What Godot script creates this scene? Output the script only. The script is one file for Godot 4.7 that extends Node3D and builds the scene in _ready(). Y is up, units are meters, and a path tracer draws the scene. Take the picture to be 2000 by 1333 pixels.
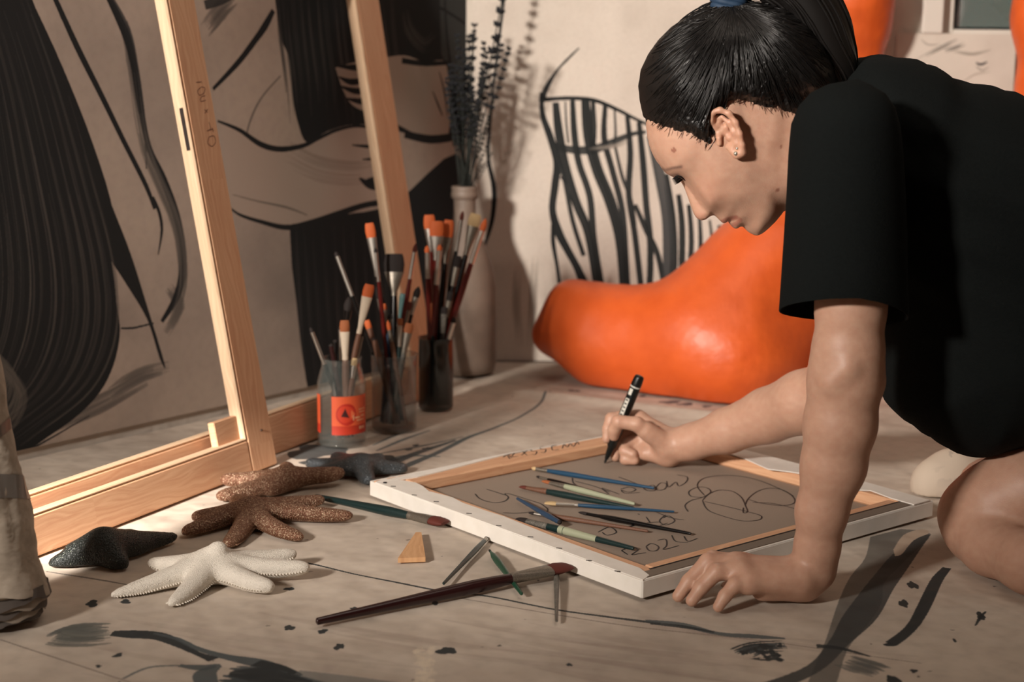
extends Node3D
# An artist kneels on a paint-stained sheet and signs the back of a stretched canvas.
# Units are metres, y is up, the camera stands at x = 0, z = 0 and looks towards -z.

const FOCAL := 3100.0          # focal length in pixels of the 2000 x 1333 frame
const EYE_HEIGHT := 0.6104
const PITCH := 10.096
const ROLL := 0.6
const BACK := 3.22             # distance of the back wall
var eye := Vector3(0, EYE_HEIGHT, 0)
var eye_basis := Basis(Vector3.RIGHT, deg_to_rad(-PITCH)) * Basis(Vector3.BACK, deg_to_rad(ROLL))
var taken := {}
var rng := RandomNumberGenerator.new()
var M := {}

# ---------------------------------------------------------------- places
func ray(px: float, py: float) -> Vector3:
	return eye_basis * Vector3((px - 1000.0) / FOCAL, (666.5 - py) / FOCAL, -1.0)

func fl(px: float, py: float, y := 0.0) -> Vector3:      # the point of the level plane at height y
	var d := ray(px, py)
	return eye + d * ((y - eye.y) / d.y)

func at(px: float, py: float, dist: float) -> Vector3:   # the point at that distance from the camera, measured along -z
	var d := ray(px, py)
	return eye + d * (-dist / d.z)

func on_plane(px: float, py: float, p: Vector3, n: Vector3) -> Vector3:
	var d := ray(px, py)
	return eye + d * ((p - eye).dot(n) / d.dot(n))

# ---------------------------------------------------------------- nodes
func numbered(called: String) -> String:
	var base := called
	if not taken.has(base):
		taken[base] = 0
		return base
	taken[base] += 1
	return "%s_%03d" % [base, taken[base]]

func thing(called: String, label: String, category: String, where := Vector3.ZERO, group := "") -> Node3D:
	var o := Node3D.new()
	o.name = numbered(called)
	add_child(o)
	o.position = where
	tag(o, label, category, group)
	return o

func tag(o: Node, label: String, category := "", group := "", kind := "") -> void:
	if label != "": o.set_meta("label", label)
	if category != "": o.set_meta("category", category)
	if group != "": o.set_meta("group", group)
	if kind != "": o.set_meta("kind", kind)

func put(called: String, mesh: Mesh, m: Material, parent: Node3D = null, where := Vector3.ZERO) -> MeshInstance3D:
	var o := MeshInstance3D.new()
	o.mesh = mesh
	o.material_override = m
	o.cast_shadow = GeometryInstance3D.SHADOW_CASTING_SETTING_ON
	if parent == null:
		o.name = numbered(called)
		add_child(o)
	else:
		o.name = called
		parent.add_child(o, true)
	o.position = where
	return o

# ---------------------------------------------------------------- meshes
class Soup:                                              # vertices and triangles, front faces clockwise
	var v := PackedVector3Array()
	var n := PackedVector3Array()
	var c := PackedColorArray()
	var uv := PackedVector2Array()
	var idx := PackedInt32Array()
	func tri(a: int, b: int, d: int) -> void:            # a, b, d counter-clockwise as seen from outside
		idx.push_back(a); idx.push_back(d); idx.push_back(b)
	func quad(a: int, b: int, d: int, e: int) -> void:
		tri(a, b, d); tri(a, d, e)
	func flat_quad(a: Vector3, b: Vector3, d: Vector3, e: Vector3) -> void:
		var k := v.size()
		v.append(a); v.append(b); v.append(d); v.append(e)
		quad(k, k + 1, k + 2, k + 3)
	func smooth() -> void:
		n.resize(v.size())
		n.fill(Vector3.ZERO)
		for t in range(0, idx.size(), 3):
			var a := idx[t]; var b := idx[t + 2]; var d := idx[t + 1]
			var f := (v[b] - v[a]).cross(v[d] - v[a])
			n[a] += f; n[b] += f; n[d] += f
		for i in n.size():
			n[i] = n[i].normalized() if n[i].length_squared() > 0.0 else Vector3.UP
	func join(o: Soup) -> void:
		var k := v.size()
		v.append_array(o.v); n.append_array(o.n); c.append_array(o.c); uv.append_array(o.uv)
		for i in o.idx: idx.push_back(i + k)
	func mesh(keep_normals := false) -> ArrayMesh:
		if not keep_normals: smooth()
		var a := []
		a.resize(Mesh.ARRAY_MAX)
		a[Mesh.ARRAY_VERTEX] = v
		a[Mesh.ARRAY_NORMAL] = n
		if c.size() == v.size(): a[Mesh.ARRAY_COLOR] = c
		if uv.size() == v.size(): a[Mesh.ARRAY_TEX_UV] = uv
		a[Mesh.ARRAY_INDEX] = idx
		var m := ArrayMesh.new()
		m.add_surface_from_arrays(Mesh.PRIMITIVE_TRIANGLES, a)
		return m

func box_soup(size: Vector3, bevel := 0.0, centre := Vector3.ZERO, turn := Basis.IDENTITY) -> Soup:   # a box with chamfered edges
	var s := Soup.new()
	var e := size / 2.0
	var b := minf(bevel, minf(e.x, minf(e.y, e.z)) * 0.9)
	if b <= 0.0:
		for ax in 3:
			for sg in [-1.0, 1.0]:
				var nn := Vector3.ZERO; nn[ax] = sg
				var u := Vector3.ZERO; u[(ax + 1) % 3] = 1.0
				var w := Vector3.ZERO; w[(ax + 2) % 3] = sg
				var p := []
				for q in [[-1, -1], [1, -1], [1, 1], [-1, 1]]:
					p.append(centre + turn * ((nn + u * float(q[0]) + w * float(q[1])) * e))
				s.flat_quad(p[0], p[1], p[2], p[3])
		return s
	var pts := {}
	for ax in 3:
		for m in 8:
			var p := Vector3(1 if m & 1 else -1, 1 if m & 2 else -1, 1 if m & 4 else -1)
			var q := p * (e - Vector3(b, b, b))
			q[ax] = p[ax] * e[ax]
			pts[ax * 8 + m] = q
	var faces := []
	for ax in 3:
		var i1 := 1 << ((ax + 1) % 3)
		var i2 := 1 << ((ax + 2) % 3)
		for sg in 2:
			var base := (1 << ax) if sg else 0
			faces.append([ax * 8 + base, ax * 8 + base + i1, ax * 8 + base + i1 + i2, ax * 8 + base + i2])
		for k in 4:                                      # the edges that run along ax
			var m: int = (i1 if k & 1 else 0) + (i2 if k & 2 else 0)
			var f1 := (ax + 1) % 3
			var f2 := (ax + 2) % 3
			faces.append([f1 * 8 + m, f1 * 8 + m + (1 << ax), f2 * 8 + m + (1 << ax), f2 * 8 + m])
	for m in 8:
		faces.append([m, 8 + m, 16 + m])
	for f in faces:
		var p: Array = []
		for k in f: p.append(pts[k])
		var mid := Vector3.ZERO
		for q in p: mid += q
		if (p[1] - p[0]).cross(p[2] - p[0]).dot(mid) < 0.0: p.reverse()
		var k0 := s.v.size()
		for q in p: s.v.append(centre + turn * q)
		s.tri(k0, k0 + 1, k0 + 2)
		if p.size() == 4: s.tri(k0, k0 + 2, k0 + 3)
	return s

func frame_along(dir: Vector3, hint := Vector3.UP) -> Basis:      # y runs along dir
	var y := dir.normalized()
	if absf(y.dot(hint)) > 0.98: hint = Vector3.RIGHT
	var x := hint.cross(y).normalized()
	return Basis(x, y, x.cross(y))

func lathe(profile: Array, sides := 24, squash := 1.0, cap := true) -> Soup:   # profile: [radius, height, (own squash)] from bottom to top, round the y axis
	var s := Soup.new()
	for p in profile:
		var q: float = p[2] if p.size() > 2 else squash
		for k in sides:
			var a := TAU * k / sides
			s.v.append(Vector3(cos(a) * p[0], p[1], -sin(a) * p[0] * q))
	for i in profile.size() - 1:
		for k in sides:
			var k2 := (k + 1) % sides
			s.quad(i * sides + k, i * sides + k2, (i + 1) * sides + k2, (i + 1) * sides + k)
	if cap:
		for end in 2:
			var i := 0 if end == 0 else profile.size() - 1
			if profile[i][0] < 0.00005: continue
			var c := s.v.size()
			s.v.append(Vector3(0, profile[i][1], 0))
			for k in sides:
				s.v.append(s.v[i * sides + k])
			for k in sides:
				if end == 0: s.tri(c, c + 1 + (k + 1) % sides, c + 1 + k)
				else: s.tri(c, c + 1 + k, c + 1 + (k + 1) % sides)
	return s

func spline(p: Array, steps := 8) -> Array:              # Catmull-Rom through vectors (or numbers)
	var out := []
	for i in p.size() - 1:
		var a = p[maxi(i - 1, 0)]
		var b = p[i]
		var c = p[i + 1]
		var d = p[mini(i + 2, p.size() - 1)]
		for k in steps:
			var t := float(k) / steps
			out.append(0.5 * ((2.0 * b) + (c - a) * t + (2.0 * a - 5.0 * b + 4.0 * c - d) * t * t + (3.0 * b - a - 3.0 * c + d) * t * t * t))
	out.append(p[-1])
	return out

func sweep(path: Array, radii: Array, sides := 12, flat := 1.0, hint := Vector3.UP) -> Soup:   # a tube with rounded ends; flat squeezes it across hint
	var s := Soup.new()
	var rows := path.size()
	for i in rows:
		var t: Vector3 = (path[mini(i + 1, rows - 1)] - path[maxi(i - 1, 0)])
		var b := frame_along(t, hint)
		for k in sides:
			var a := TAU * k / sides
			s.v.append(path[i] + b.x * cos(a) * radii[i] - b.z * sin(a) * radii[i] * flat)
	for i in rows - 1:
		for k in sides:
			var k2 := (k + 1) % sides
			s.quad(i * sides + k, i * sides + k2, (i + 1) * sides + k2, (i + 1) * sides + k)
	for end in 2:
		var i := 0 if end == 0 else rows - 1
		var c := s.v.size()
		var dir: Vector3 = (path[0] - path[1]) if end == 0 else (path[-1] - path[-2])
		s.v.append(path[i] + dir.normalized() * radii[i] * 0.4)
		for k in sides:
			if end == 0: s.tri(c, i * sides + (k + 1) % sides, i * sides + k)
			else: s.tri(c, i * sides + k, i * sides + (k + 1) % sides)
	return s

func slab(poly: Array, y0: float, y1: float) -> Soup:     # a flat piece with an outline in x and z (Vector2)
	var p := PackedVector2Array(poly)
	if Geometry2D.is_polygon_clockwise(p): p.reverse()
	var t := Geometry2D.triangulate_polygon(p)
	var s := Soup.new()
	for q in p: s.v.append(Vector3(q.x, y1, q.y))
	for q in p: s.v.append(Vector3(q.x, y0, q.y))
	var c := p.size()
	for i in range(0, t.size(), 3):
		var a := t[i]; var b := t[i + 1]; var d := t[i + 2]
		if (s.v[b] - s.v[a]).cross(s.v[d] - s.v[a]).y < 0.0:
			var e := b; b = d; d = e
		s.tri(a, b, d)
		s.tri(c + a, c + d, c + b)
	for i in c:
		var j := (i + 1) % c
		var out := Vector3(p[j].y - p[i].y, 0, -(p[j].x - p[i].x))
		var a := Vector3(p[i].x, y0, p[i].y); var b := Vector3(p[j].x, y0, p[j].y)
		var up := Vector3(0, y1 - y0, 0)
		if (b - a).cross(up).dot(out) > 0.0: s.flat_quad(a, b, b + up, a + up)
		else: s.flat_quad(b, a, a + up, b + up)
	return s

# ---------------------------------------------------------------- smooth bodies: tapered bones joined by a smooth minimum, meshed as surface nets
class Blob:
	var a: Array[Vector3] = []
	var b: Array[Vector3] = []
	var ra: Array[float] = []
	var rb: Array[float] = []
	var ks: Array[float] = []                            # how softly each bone joins the ones before it
	var k := 0.01
	func bone(p: Vector3, r: float, q: Vector3, s: float) -> void:
		a.append(p); b.append(q); ra.append(r); rb.append(s); ks.append(k)
	func take(o: Blob, roots: Array, soft_root: float) -> void:      # finer bones; those that start at a root join softly
		for i in o.a.size():
			a.append(o.a[i]); b.append(o.b[i]); ra.append(o.ra[i]); rb.append(o.rb[i])
			ks.append(soft_root if o.a[i] in roots else o.k)
	func chain(pts: Array, rad: Array) -> void:
		for i in pts.size() - 1: bone(pts[i], rad[i], pts[i + 1], rad[i + 1])
	func one(i: int, p: Vector3) -> float:
		var ab := b[i] - a[i]
		var ap := p - a[i]
		var l := ab.length_squared()
		var t := clampf(ap.dot(ab) / l, 0.0, 1.0) if l > 1e-12 else 0.0
		return (ap - ab * t).length() - lerpf(ra[i], rb[i], t)
	func dist(p: Vector3, near: PackedInt32Array) -> float:
		var d := 1e3
		for i in near:
			var e := one(i, p)
			var kk := ks[i]
			var h := maxf(kk - absf(d - e), 0.0)
			d = minf(d, e) - h * h / (4.0 * kk)
		return d
	func soup(h: float, squash := 1.0, soft := 0.0) -> Soup:      # squash: the mesh is flattened in y by this factor afterwards
		var lo := Vector3.ONE * 1e3
		var hi := -lo
		for i in a.size():
			for e in [[a[i], ra[i]], [b[i], rb[i]]]:
				lo = lo.min(e[0] - Vector3.ONE * (e[1] + k)); hi = hi.max(e[0] + Vector3.ONE * (e[1] + k))
		const N := 6
		var bs := h * N
		var reach := bs * 0.8661
		var nb := Vector3i(((hi - lo) / bs).ceil())
		var vert := {}
		var bits := {}
		var s := Soup.new()
		var vals := PackedFloat32Array(); vals.resize((N + 1) * (N + 1) * (N + 1))
		for bx in nb.x:
			for by in nb.y:
				for bz in nb.z:
					var o := lo + Vector3(bx, by, bz) * bs
					var c := o + Vector3.ONE * bs / 2.0
					var near := PackedInt32Array()
					var nearest := 1e3
					for i in a.size():
						var e := one(i, c)
						if e < reach * 1.3 + k * 1.5: near.append(i)
						nearest = minf(nearest, e)
					if near.is_empty() or nearest < -reach * 1.5 - k: continue
					var dc := dist(c, near)
					if absf(dc) > reach * 1.5: continue
					var at_ := 0
					for x in N + 1:
						for y in N + 1:
							for z in N + 1:
								vals[at_] = dist(o + Vector3(x, y, z) * h, near)
								at_ += 1
					for x in N:
						for y in N:
							for z in N:
								var i0 := (x * (N + 1) + y) * (N + 1) + z
								var f := [vals[i0], vals[i0 + 49], vals[i0 + 7], vals[i0 + 56], vals[i0 + 1], vals[i0 + 50], vals[i0 + 8], vals[i0 + 57]]
								var m := 0
								for q in 8:
									if f[q] < 0.0: m |= 1 << q
								if m == 0 or m == 255: continue
								var sum := Vector3.ZERO
								var cnt := 0
								for e in EDGES:
									var f0: float = f[e[0]]
									var f1: float = f[e[1]]
									if (f0 < 0.0) != (f1 < 0.0):
										sum += CORNER[e[0]].lerp(CORNER[e[1]], f0 / (f0 - f1))
										cnt += 1
								var key := ((bx * N + x) * 2048 + by * N + y) * 2048 + bz * N + z
								vert[key] = s.v.size()
								bits[key] = m
								s.v.append(o + (Vector3(x, y, z) + sum / cnt) * h)
		Blob.stitch(s, vert, bits)
		s.smooth()
		if squash != 1.0:
			for i in s.v.size(): s.v[i].y *= squash
			s.smooth()
		return s
	static func stitch(s: Soup, vert: Dictionary, bits: Dictionary) -> void:
		const X := 2048 * 2048
		for key in vert:
			var m: int = bits[key]
			var inside := m & 1
			if (m >> 1 & 1) != inside and vert.has(key - 2048) and vert.has(key - 1) and vert.has(key - 2049):
				if inside: s.quad(vert[key - 2049], vert[key - 1], vert[key], vert[key - 2048])
				else: s.quad(vert[key - 2048], vert[key], vert[key - 1], vert[key - 2049])
			if (m >> 2 & 1) != inside and vert.has(key - X) and vert.has(key - 1) and vert.has(key - X - 1):
				if inside: s.quad(vert[key - X - 1], vert[key - X], vert[key], vert[key - 1])
				else: s.quad(vert[key - 1], vert[key], vert[key - X], vert[key - X - 1])
			if (m >> 4 & 1) != inside and vert.has(key - X) and vert.has(key - 2048) and vert.has(key - X - 2048):
				if inside: s.quad(vert[key - X - 2048], vert[key - 2048], vert[key], vert[key - X])
				else: s.quad(vert[key - X], vert[key], vert[key - 2048], vert[key - X - 2048])

const CORNER: Array[Vector3] = [Vector3(0, 0, 0), Vector3(1, 0, 0), Vector3(0, 1, 0), Vector3(1, 1, 0), Vector3(0, 0, 1), Vector3(1, 0, 1), Vector3(0, 1, 1), Vector3(1, 1, 1)]
const EDGES := [[0, 1], [2, 3], [4, 5], [6, 7], [0, 2], [1, 3], [4, 6], [5, 7], [0, 4], [1, 5], [2, 6], [3, 7]]

# A symmetric body from its side view: half_sq[i * rows + j] is the squared half width over the grid point (negative outside the outline).
func swell(lo: Vector2, h: float, cols: int, rows: int, half_sq: PackedFloat32Array, mid_z: float, zs := 0.0) -> Soup:
	var dz := zs if zs > 0.0 else h
	var s := Soup.new()
	var vert := {}
	var bits := {}
	for i in cols - 1:
		for j in rows - 1:
			var w := [half_sq[i * rows + j], half_sq[(i + 1) * rows + j], half_sq[i * rows + j + 1], half_sq[(i + 1) * rows + j + 1]]
			var wmax := maxf(maxf(w[0], w[1]), maxf(w[2], w[3]))
			if wmax <= 0.0: continue
			var wmin := maxf(0.0, minf(minf(w[0], w[1]), minf(w[2], w[3])))
			var k0 := maxi(0, int(sqrt(wmin) / dz) - 1)
			var k1 := int(sqrt(wmax) / dz) + 1
			for kk in range(k0, k1 + 1):
				for side in 2:
					var k := kk if side == 0 else -1 - kk
					var z0 := (k * dz) * (k * dz)
					var z1 := ((k + 1) * dz) * ((k + 1) * dz)
					var f := [z0 - w[0], z0 - w[1], z0 - w[2], z0 - w[3], z1 - w[0], z1 - w[1], z1 - w[2], z1 - w[3]]
					var m := 0
					for q in 8:
						if f[q] < 0.0: m |= 1 << q
					if m == 0 or m == 255: continue
					var sum := Vector3.ZERO
					var cnt := 0
					for e in EDGES:
						var f0: float = f[e[0]]
						var f1: float = f[e[1]]
						if (f0 < 0.0) != (f1 < 0.0):
							sum += CORNER[e[0]].lerp(CORNER[e[1]], f0 / (f0 - f1))
							cnt += 1
					sum /= cnt
					var key := (i * 2048 + j) * 2048 + k + 1024
					vert[key] = s.v.size()
					bits[key] = m
					s.v.append(Vector3(lo.x + (i + sum.x) * h, lo.y + (j + sum.y) * h, mid_z + (k + sum.z) * dz))
	Blob.stitch(s, vert, bits)
	s.smooth()
	return s

func outline_distance(p: Vector2, poly: PackedVector2Array) -> float:      # positive inside
	var best := 1e9
	var inside := false
	var n := poly.size()
	var a := poly[n - 1]
	for i in n:
		var b := poly[i]
		var ab := b - a
		var ap := p - a
		best = minf(best, (ap - ab * clampf(ap.dot(ab) / ab.length_squared(), 0.0, 1.0)).length_squared())
		if (a.y > p.y) != (b.y > p.y) and p.x < a.x + ab.x * (p.y - a.y) / ab.y: inside = not inside
		a = b
	return sqrt(best) if inside else -sqrt(best)

func line_distance(p: Vector2, line: PackedVector2Array) -> float:
	var best := 1e9
	for i in line.size() - 1:
		var ab := line[i + 1] - line[i]
		var ap := p - line[i]
		best = minf(best, (ap - ab * clampf(ap.dot(ab) / ab.length_squared(), 0.0, 1.0)).length_squared())
	return sqrt(best)

func side_points(px: Array, dist: float, smooth_steps := 0) -> PackedVector2Array:   # pixels to x and y on the upright plane at that distance
	var out := PackedVector2Array()
	for p in px:
		var q := at(p[0], p[1], dist)
		out.append(Vector2(q.x, q.y))
	if smooth_steps > 1:
		var l := Array(out)
		l.append(l[0])
		out = PackedVector2Array(spline(l, smooth_steps).slice(0, -1))
	return out

# ---------------------------------------------------------------- painting: ink, charcoal and stains as flat print
var dots := {}

func span(img: Image, y: int, x0: float, x1: float, col: Color) -> void:
	var a := maxi(0, int(round(x0)))
	var b := mini(img.get_width(), int(round(x1)))
	if b <= a or y < 0 or y >= img.get_height(): return
	if col.a > 0.995:
		img.fill_rect(Rect2i(a, y, b - a, 1), col)
		return
	var key := col.to_html()
	if not dots.has(key):
		var row := Image.create(2048, 1, false, Image.FORMAT_RGBA8)
		row.fill(col)
		dots[key] = row
	img.blend_rect(dots[key], Rect2i(0, 0, b - a, 1), Vector2i(a, y))

func fill(img: Image, poly: PackedVector2Array, col: Color) -> void:
	var lo := 1e9
	var hi := -1e9
	for p in poly: lo = minf(lo, p.y); hi = maxf(hi, p.y)
	for y in range(maxi(0, int(floor(lo))), mini(img.get_height() - 1, int(ceil(hi))) + 1):
		var yy := y + 0.5
		var xs := PackedFloat32Array()
		var a := poly[poly.size() - 1]
		for b in poly:
			if (a.y > yy) != (b.y > yy): xs.append(a.x + (b.x - a.x) * (yy - a.y) / (b.y - a.y))
			a = b
		xs.sort()
		for k in range(0, xs.size() - 1, 2): span(img, y, xs[k], xs[k + 1], col)

func stroke(img: Image, pts: Array, wid: Array, col: Color, steps := 6) -> void:      # wid: widths in texture pixels at the points
	var p := spline(pts, steps)
	var w := spline(wid, steps)
	for i in p.size() - 1:
		var t: Vector2 = (p[mini(i + 1, p.size() - 1)] - p[i]).normalized().orthogonal()
		var t2: Vector2 = (p[mini(i + 2, p.size() - 1)] - p[i + 1])
		t2 = t if t2.length() < 0.001 else t2.normalized().orthogonal()
		fill(img, PackedVector2Array([p[i] + t * w[i] / 2, p[i + 1] + t2 * w[i + 1] / 2, p[i + 1] - t2 * w[i + 1] / 2, p[i] - t * w[i] / 2]), col)

func blot(img: Image, c: Vector2, rx: float, ry: float, col: Color, rough := 0.25) -> void:
	var p := PackedVector2Array()
	var f1 := rng.randf() * TAU
	var f2 := rng.randf() * TAU
	var f3 := rng.randf() * TAU
	for k in 26:
		var a := TAU * k / 26
		var r := 1.0 + rough * (0.6 * sin(2.0 * a + f1) + 0.45 * sin(3.0 * a + f2) + 0.35 * sin(5.0 * a + f3))
		p.append(c + Vector2(cos(a) * rx, sin(a) * ry) * r)
	fill(img, p, col)

func streaks(img: Image, pts: Array, wid: float, count: int, thick: float, dark: Color, light: Color, alpha := 1.0) -> void:   # a dry brush: many thin lines side by side
	for k in count:
		var off := (rng.randf() - 0.5) * wid
		var a := rng.randf_range(0.0, 0.35)
		var b := rng.randf_range(0.65, 1.0)
		var sp := spline(pts, 5)
		var i0 := int(a * sp.size())
		var i1 := int(b * (sp.size() - 1))
		if i1 - i0 < 2: continue
		var part := []
		var ww := []
		for i in range(i0, i1 + 1):
			var t: Vector2 = (sp[mini(i + 1, sp.size() - 1)] - sp[maxi(i - 1, 0)]).normalized().orthogonal()
			part.append(sp[i] + t * off)
			ww.append(thick * sin(PI * (0.08 + 0.84 * float(i - i0) / (i1 - i0))) * rng.randf_range(0.7, 1.2))
		var col := dark.lerp(light, rng.randf())
		col.a = alpha
		stroke(img, part, ww, col, 1)

func grain(img: Image, dark: Color, freq: float, strength: float, seed_: int, power := 1.5) -> void:   # tiles of mottling
	var n := FastNoiseLite.new()
	n.seed = seed_
	n.noise_type = FastNoiseLite.TYPE_SIMPLEX_SMOOTH
	n.frequency = freq
	n.fractal_octaves = 4
	var src := n.get_seamless_image(256, 256)
	var bytes := src.get_data()
	var out := PackedByteArray()
	out.resize(256 * 256 * 4)
	for i in 256 * 256:
		out[i * 4] = dark.r8; out[i * 4 + 1] = dark.g8; out[i * 4 + 2] = dark.b8
		out[i * 4 + 3] = int(clampf(pow(bytes[i] / 255.0, power) * strength, 0.0, 1.0) * 255.0)
	var tile := Image.create_from_data(256, 256, false, Image.FORMAT_RGBA8, out)
	if freq < 0.02: tile.resize(1024, 1024, Image.INTERPOLATE_CUBIC)
	for x in range(0, img.get_width(), tile.get_width()):
		for y in range(0, img.get_height(), tile.get_height()):
			img.blend_rect(tile, Rect2i(0, 0, tile.get_width(), tile.get_height()), Vector2i(x, y))

func noise_texture(freq: float, lo: Color, hi: Color, seed_ := 1, octaves := 4, stretch := Vector2.ONE, size := 256) -> ImageTexture:
	var n := FastNoiseLite.new()
	n.seed = seed_
	n.frequency = freq
	n.fractal_octaves = octaves
	var src := n.get_seamless_image(size, size)
	if stretch != Vector2.ONE:
		src.resize(int(size * stretch.x), int(size * stretch.y), Image.INTERPOLATE_CUBIC)
	var w := src.get_width()
	var h := src.get_height()
	var bytes := src.get_data()
	var out := PackedByteArray()
	out.resize(w * h * 4)
	for i in w * h:
		var c := lo.lerp(hi, bytes[i] / 255.0)
		out[i * 4] = c.r8; out[i * 4 + 1] = c.g8; out[i * 4 + 2] = c.b8; out[i * 4 + 3] = 255
	var img := Image.create_from_data(w, h, false, Image.FORMAT_RGBA8, out)
	img.generate_mipmaps()
	return ImageTexture.create_from_image(img)

func bump_texture(freq: float, seed_: int, strength := 4.0, octaves := 4, size := 256) -> ImageTexture:
	var n := FastNoiseLite.new()
	n.seed = seed_
	n.frequency = freq
	n.fractal_octaves = octaves
	var src := n.get_seamless_image(size, size)
	src.convert(Image.FORMAT_RGBA8)
	src.bump_map_to_normal_map(strength)
	return ImageTexture.create_from_image(src)

func mat(col: Color, rough := 0.7, metal := 0.0) -> StandardMaterial3D:
	var m := StandardMaterial3D.new()
	m.albedo_color = col
	m.roughness = rough
	m.metallic = metal
	return m

func triplanar(m: StandardMaterial3D, tex: Texture2D, scale: float, bump: Texture2D = null, depth := 0.5) -> StandardMaterial3D:
	if tex: m.albedo_texture = tex
	m.uv1_triplanar = true
	m.uv1_scale = Vector3.ONE * scale
	if bump:
		m.normal_enabled = true
		m.normal_texture = bump
		m.normal_scale = depth
	return m

# ================================================================ the scene
func _ready() -> void:
	rng.seed = 20240
	# ---- camera, sky, lamps, exposure
	var cam := Camera3D.new()
	cam.name = "camera"
	add_child(cam)
	cam.transform = Transform3D(eye_basis, eye)
	cam.near = 0.05
	cam.far = 60.0
	var att := CameraAttributesPhysical.new()
	att.frustum_focal_length = 24.0 / (2.0 * (666.5 / FOCAL))
	att.exposure_aperture = 4.5
	att.frustum_focus_distance = 1.95
	cam.attributes = att
	cam.fov = rad_to_deg(2.0 * atan(666.5 / FOCAL))
	cam.current = true
	var we := WorldEnvironment.new()
	we.name = "night_sky"
	var env := Environment.new()
	env.background_mode = Environment.BG_COLOR
	env.background_color = Color(0.10, 0.14, 0.15)
	env.background_energy_multiplier = 0.5
	env.tonemap_mode = Environment.TONE_MAPPER_LINEAR
	env.tonemap_exposure = 1.0
	env.sdfgi_enabled = true
	env.ssao_enabled = true
	env.ssil_enabled = true
	we.environment = env
	add_child(we)
	make_lamp(Vector3(-2.0, 1.5, 0.8), Vector3(0.45, 0.52, -3.2), Color(1.0, 0.955, 0.91), 25.0, 20.0, 2.0)
	make_lamp(Vector3(-0.83, 0.42, -1.30), Vector3(-0.475, 0.0, -2.06), Color(1.0, 0.955, 0.91), 3.2, 9.5, 0.4)
	make_fill_panel(Vector3(0.55, 2.36, -1.7), Color(1.0, 0.94, 0.88), 0.55)

	make_materials()
	print("materials ", Time.get_ticks_msec())
	build_room()
	build_floor_sheet()
	build_mural()
	build_wall_drawings()
	print("room ", Time.get_ticks_msec())
	build_stretchers()
	build_canvas()
	build_sculptures()
	build_roll()
	print("large ", Time.get_ticks_msec())
	build_person()
	print("person ", Time.get_ticks_msec())
	build_starfish()
	build_vase()
	build_jars()
	build_loose_brushes()
	build_small_things()
	print("done ", Time.get_ticks_msec())

func make_lamp(p: Vector3, target: Vector3, col: Color, energy: float, cone: float, big: float) -> void:     # a studio lamp on a stand, outside the frame
	var t := thing("studio_lamp", "studio lamp with round reflector on a thin black stand" if big > 0.9 else "small low spot lamp on a short black stand", "lamp", Vector3(p.x, 0, p.z))
	var black := mat(Color(0.05, 0.05, 0.05), 0.5)
	put("pole", lathe([[0.012 * big, 0.05 * big], [0.012 * big, p.y - 0.03 * big]], 12).mesh(), black, t)
	for k in 3:
		var a := TAU * k / 3.0 + 2.2
		put("leg", sweep([Vector3(0, 0.35 * big, 0), Vector3(cos(a) * 0.32 * big, 0.012 * big, sin(a) * 0.32 * big)], [0.009 * big, 0.009 * big], 8).mesh(), black, t)
	var dir := (target - p).normalized()
	var head := Node3D.new()
	head.name = "head"
	t.add_child(head)
	head.transform = Transform3D(frame_along(dir).scaled_local(Vector3.ONE * big), Vector3(0, p.y, 0))
	put("reflector", lathe([[0.03, -0.1], [0.05, -0.09], [0.11, 0.0], [0.115, 0.0], [0.06, -0.10], [0.02, -0.13]], 28, 1.0, false).mesh(), black, head)
	var glow := mat(Color(1, 1, 1), 0.4)
	glow.emission_enabled = true
	glow.emission = col
	glow.emission_energy_multiplier = 2.0
	put("lamp_glass", lathe([[0.095, -0.014], [0.095, -0.008]], 28).mesh(), glow, head)
	var l := SpotLight3D.new()
	l.name = "lamp_beam"
	add_child(l)
	l.position = p + dir * 0.02 * big
	l.look_at_from_position(l.position, target)
	l.light_color = col
	l.light_energy = energy
	l.light_size = 0.085 * big
	l.spot_angle = cone
	l.spot_angle_attenuation = 1.0 if big > 0.9 else 0.25
	l.spot_range = 12.0
	l.spot_attenuation = 2.0
	l.shadow_enabled = true

func make_fill_panel(p: Vector3, col: Color, energy: float) -> void:  # unseen panel, added overhead to give a weak fill light
	var t := thing("added_fill_panel", "flat square ceiling panel added as fill light with a warm diffuser", "lamp", p)
	put("housing", box_soup(Vector3(1.2, 0.05, 1.2), 0.008, Vector3(0, 0.02, 0)).mesh(), mat(Color(0.8, 0.78, 0.75)), t)
	var glow := mat(Color(1, 1, 1), 0.5)
	glow.emission_enabled = true
	glow.emission = col
	glow.emission_energy_multiplier = 0.8
	put("diffuser", box_soup(Vector3(1.12, 0.01, 1.12), 0.0, Vector3(0, -0.008, 0)).mesh(), glow, t)
	var l := AreaLight3D.new()
	l.name = "fill_glow"
	add_child(l)
	l.position = p + Vector3(0, -0.02, 0)
	l.rotation_degrees.x = -90
	l.area_size = Vector2(1.1, 1.1)
	l.light_color = col
	l.light_energy = energy
	l.area_range = 10.0
	l.area_attenuation = 2.0
	l.shadow_enabled = true

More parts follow.
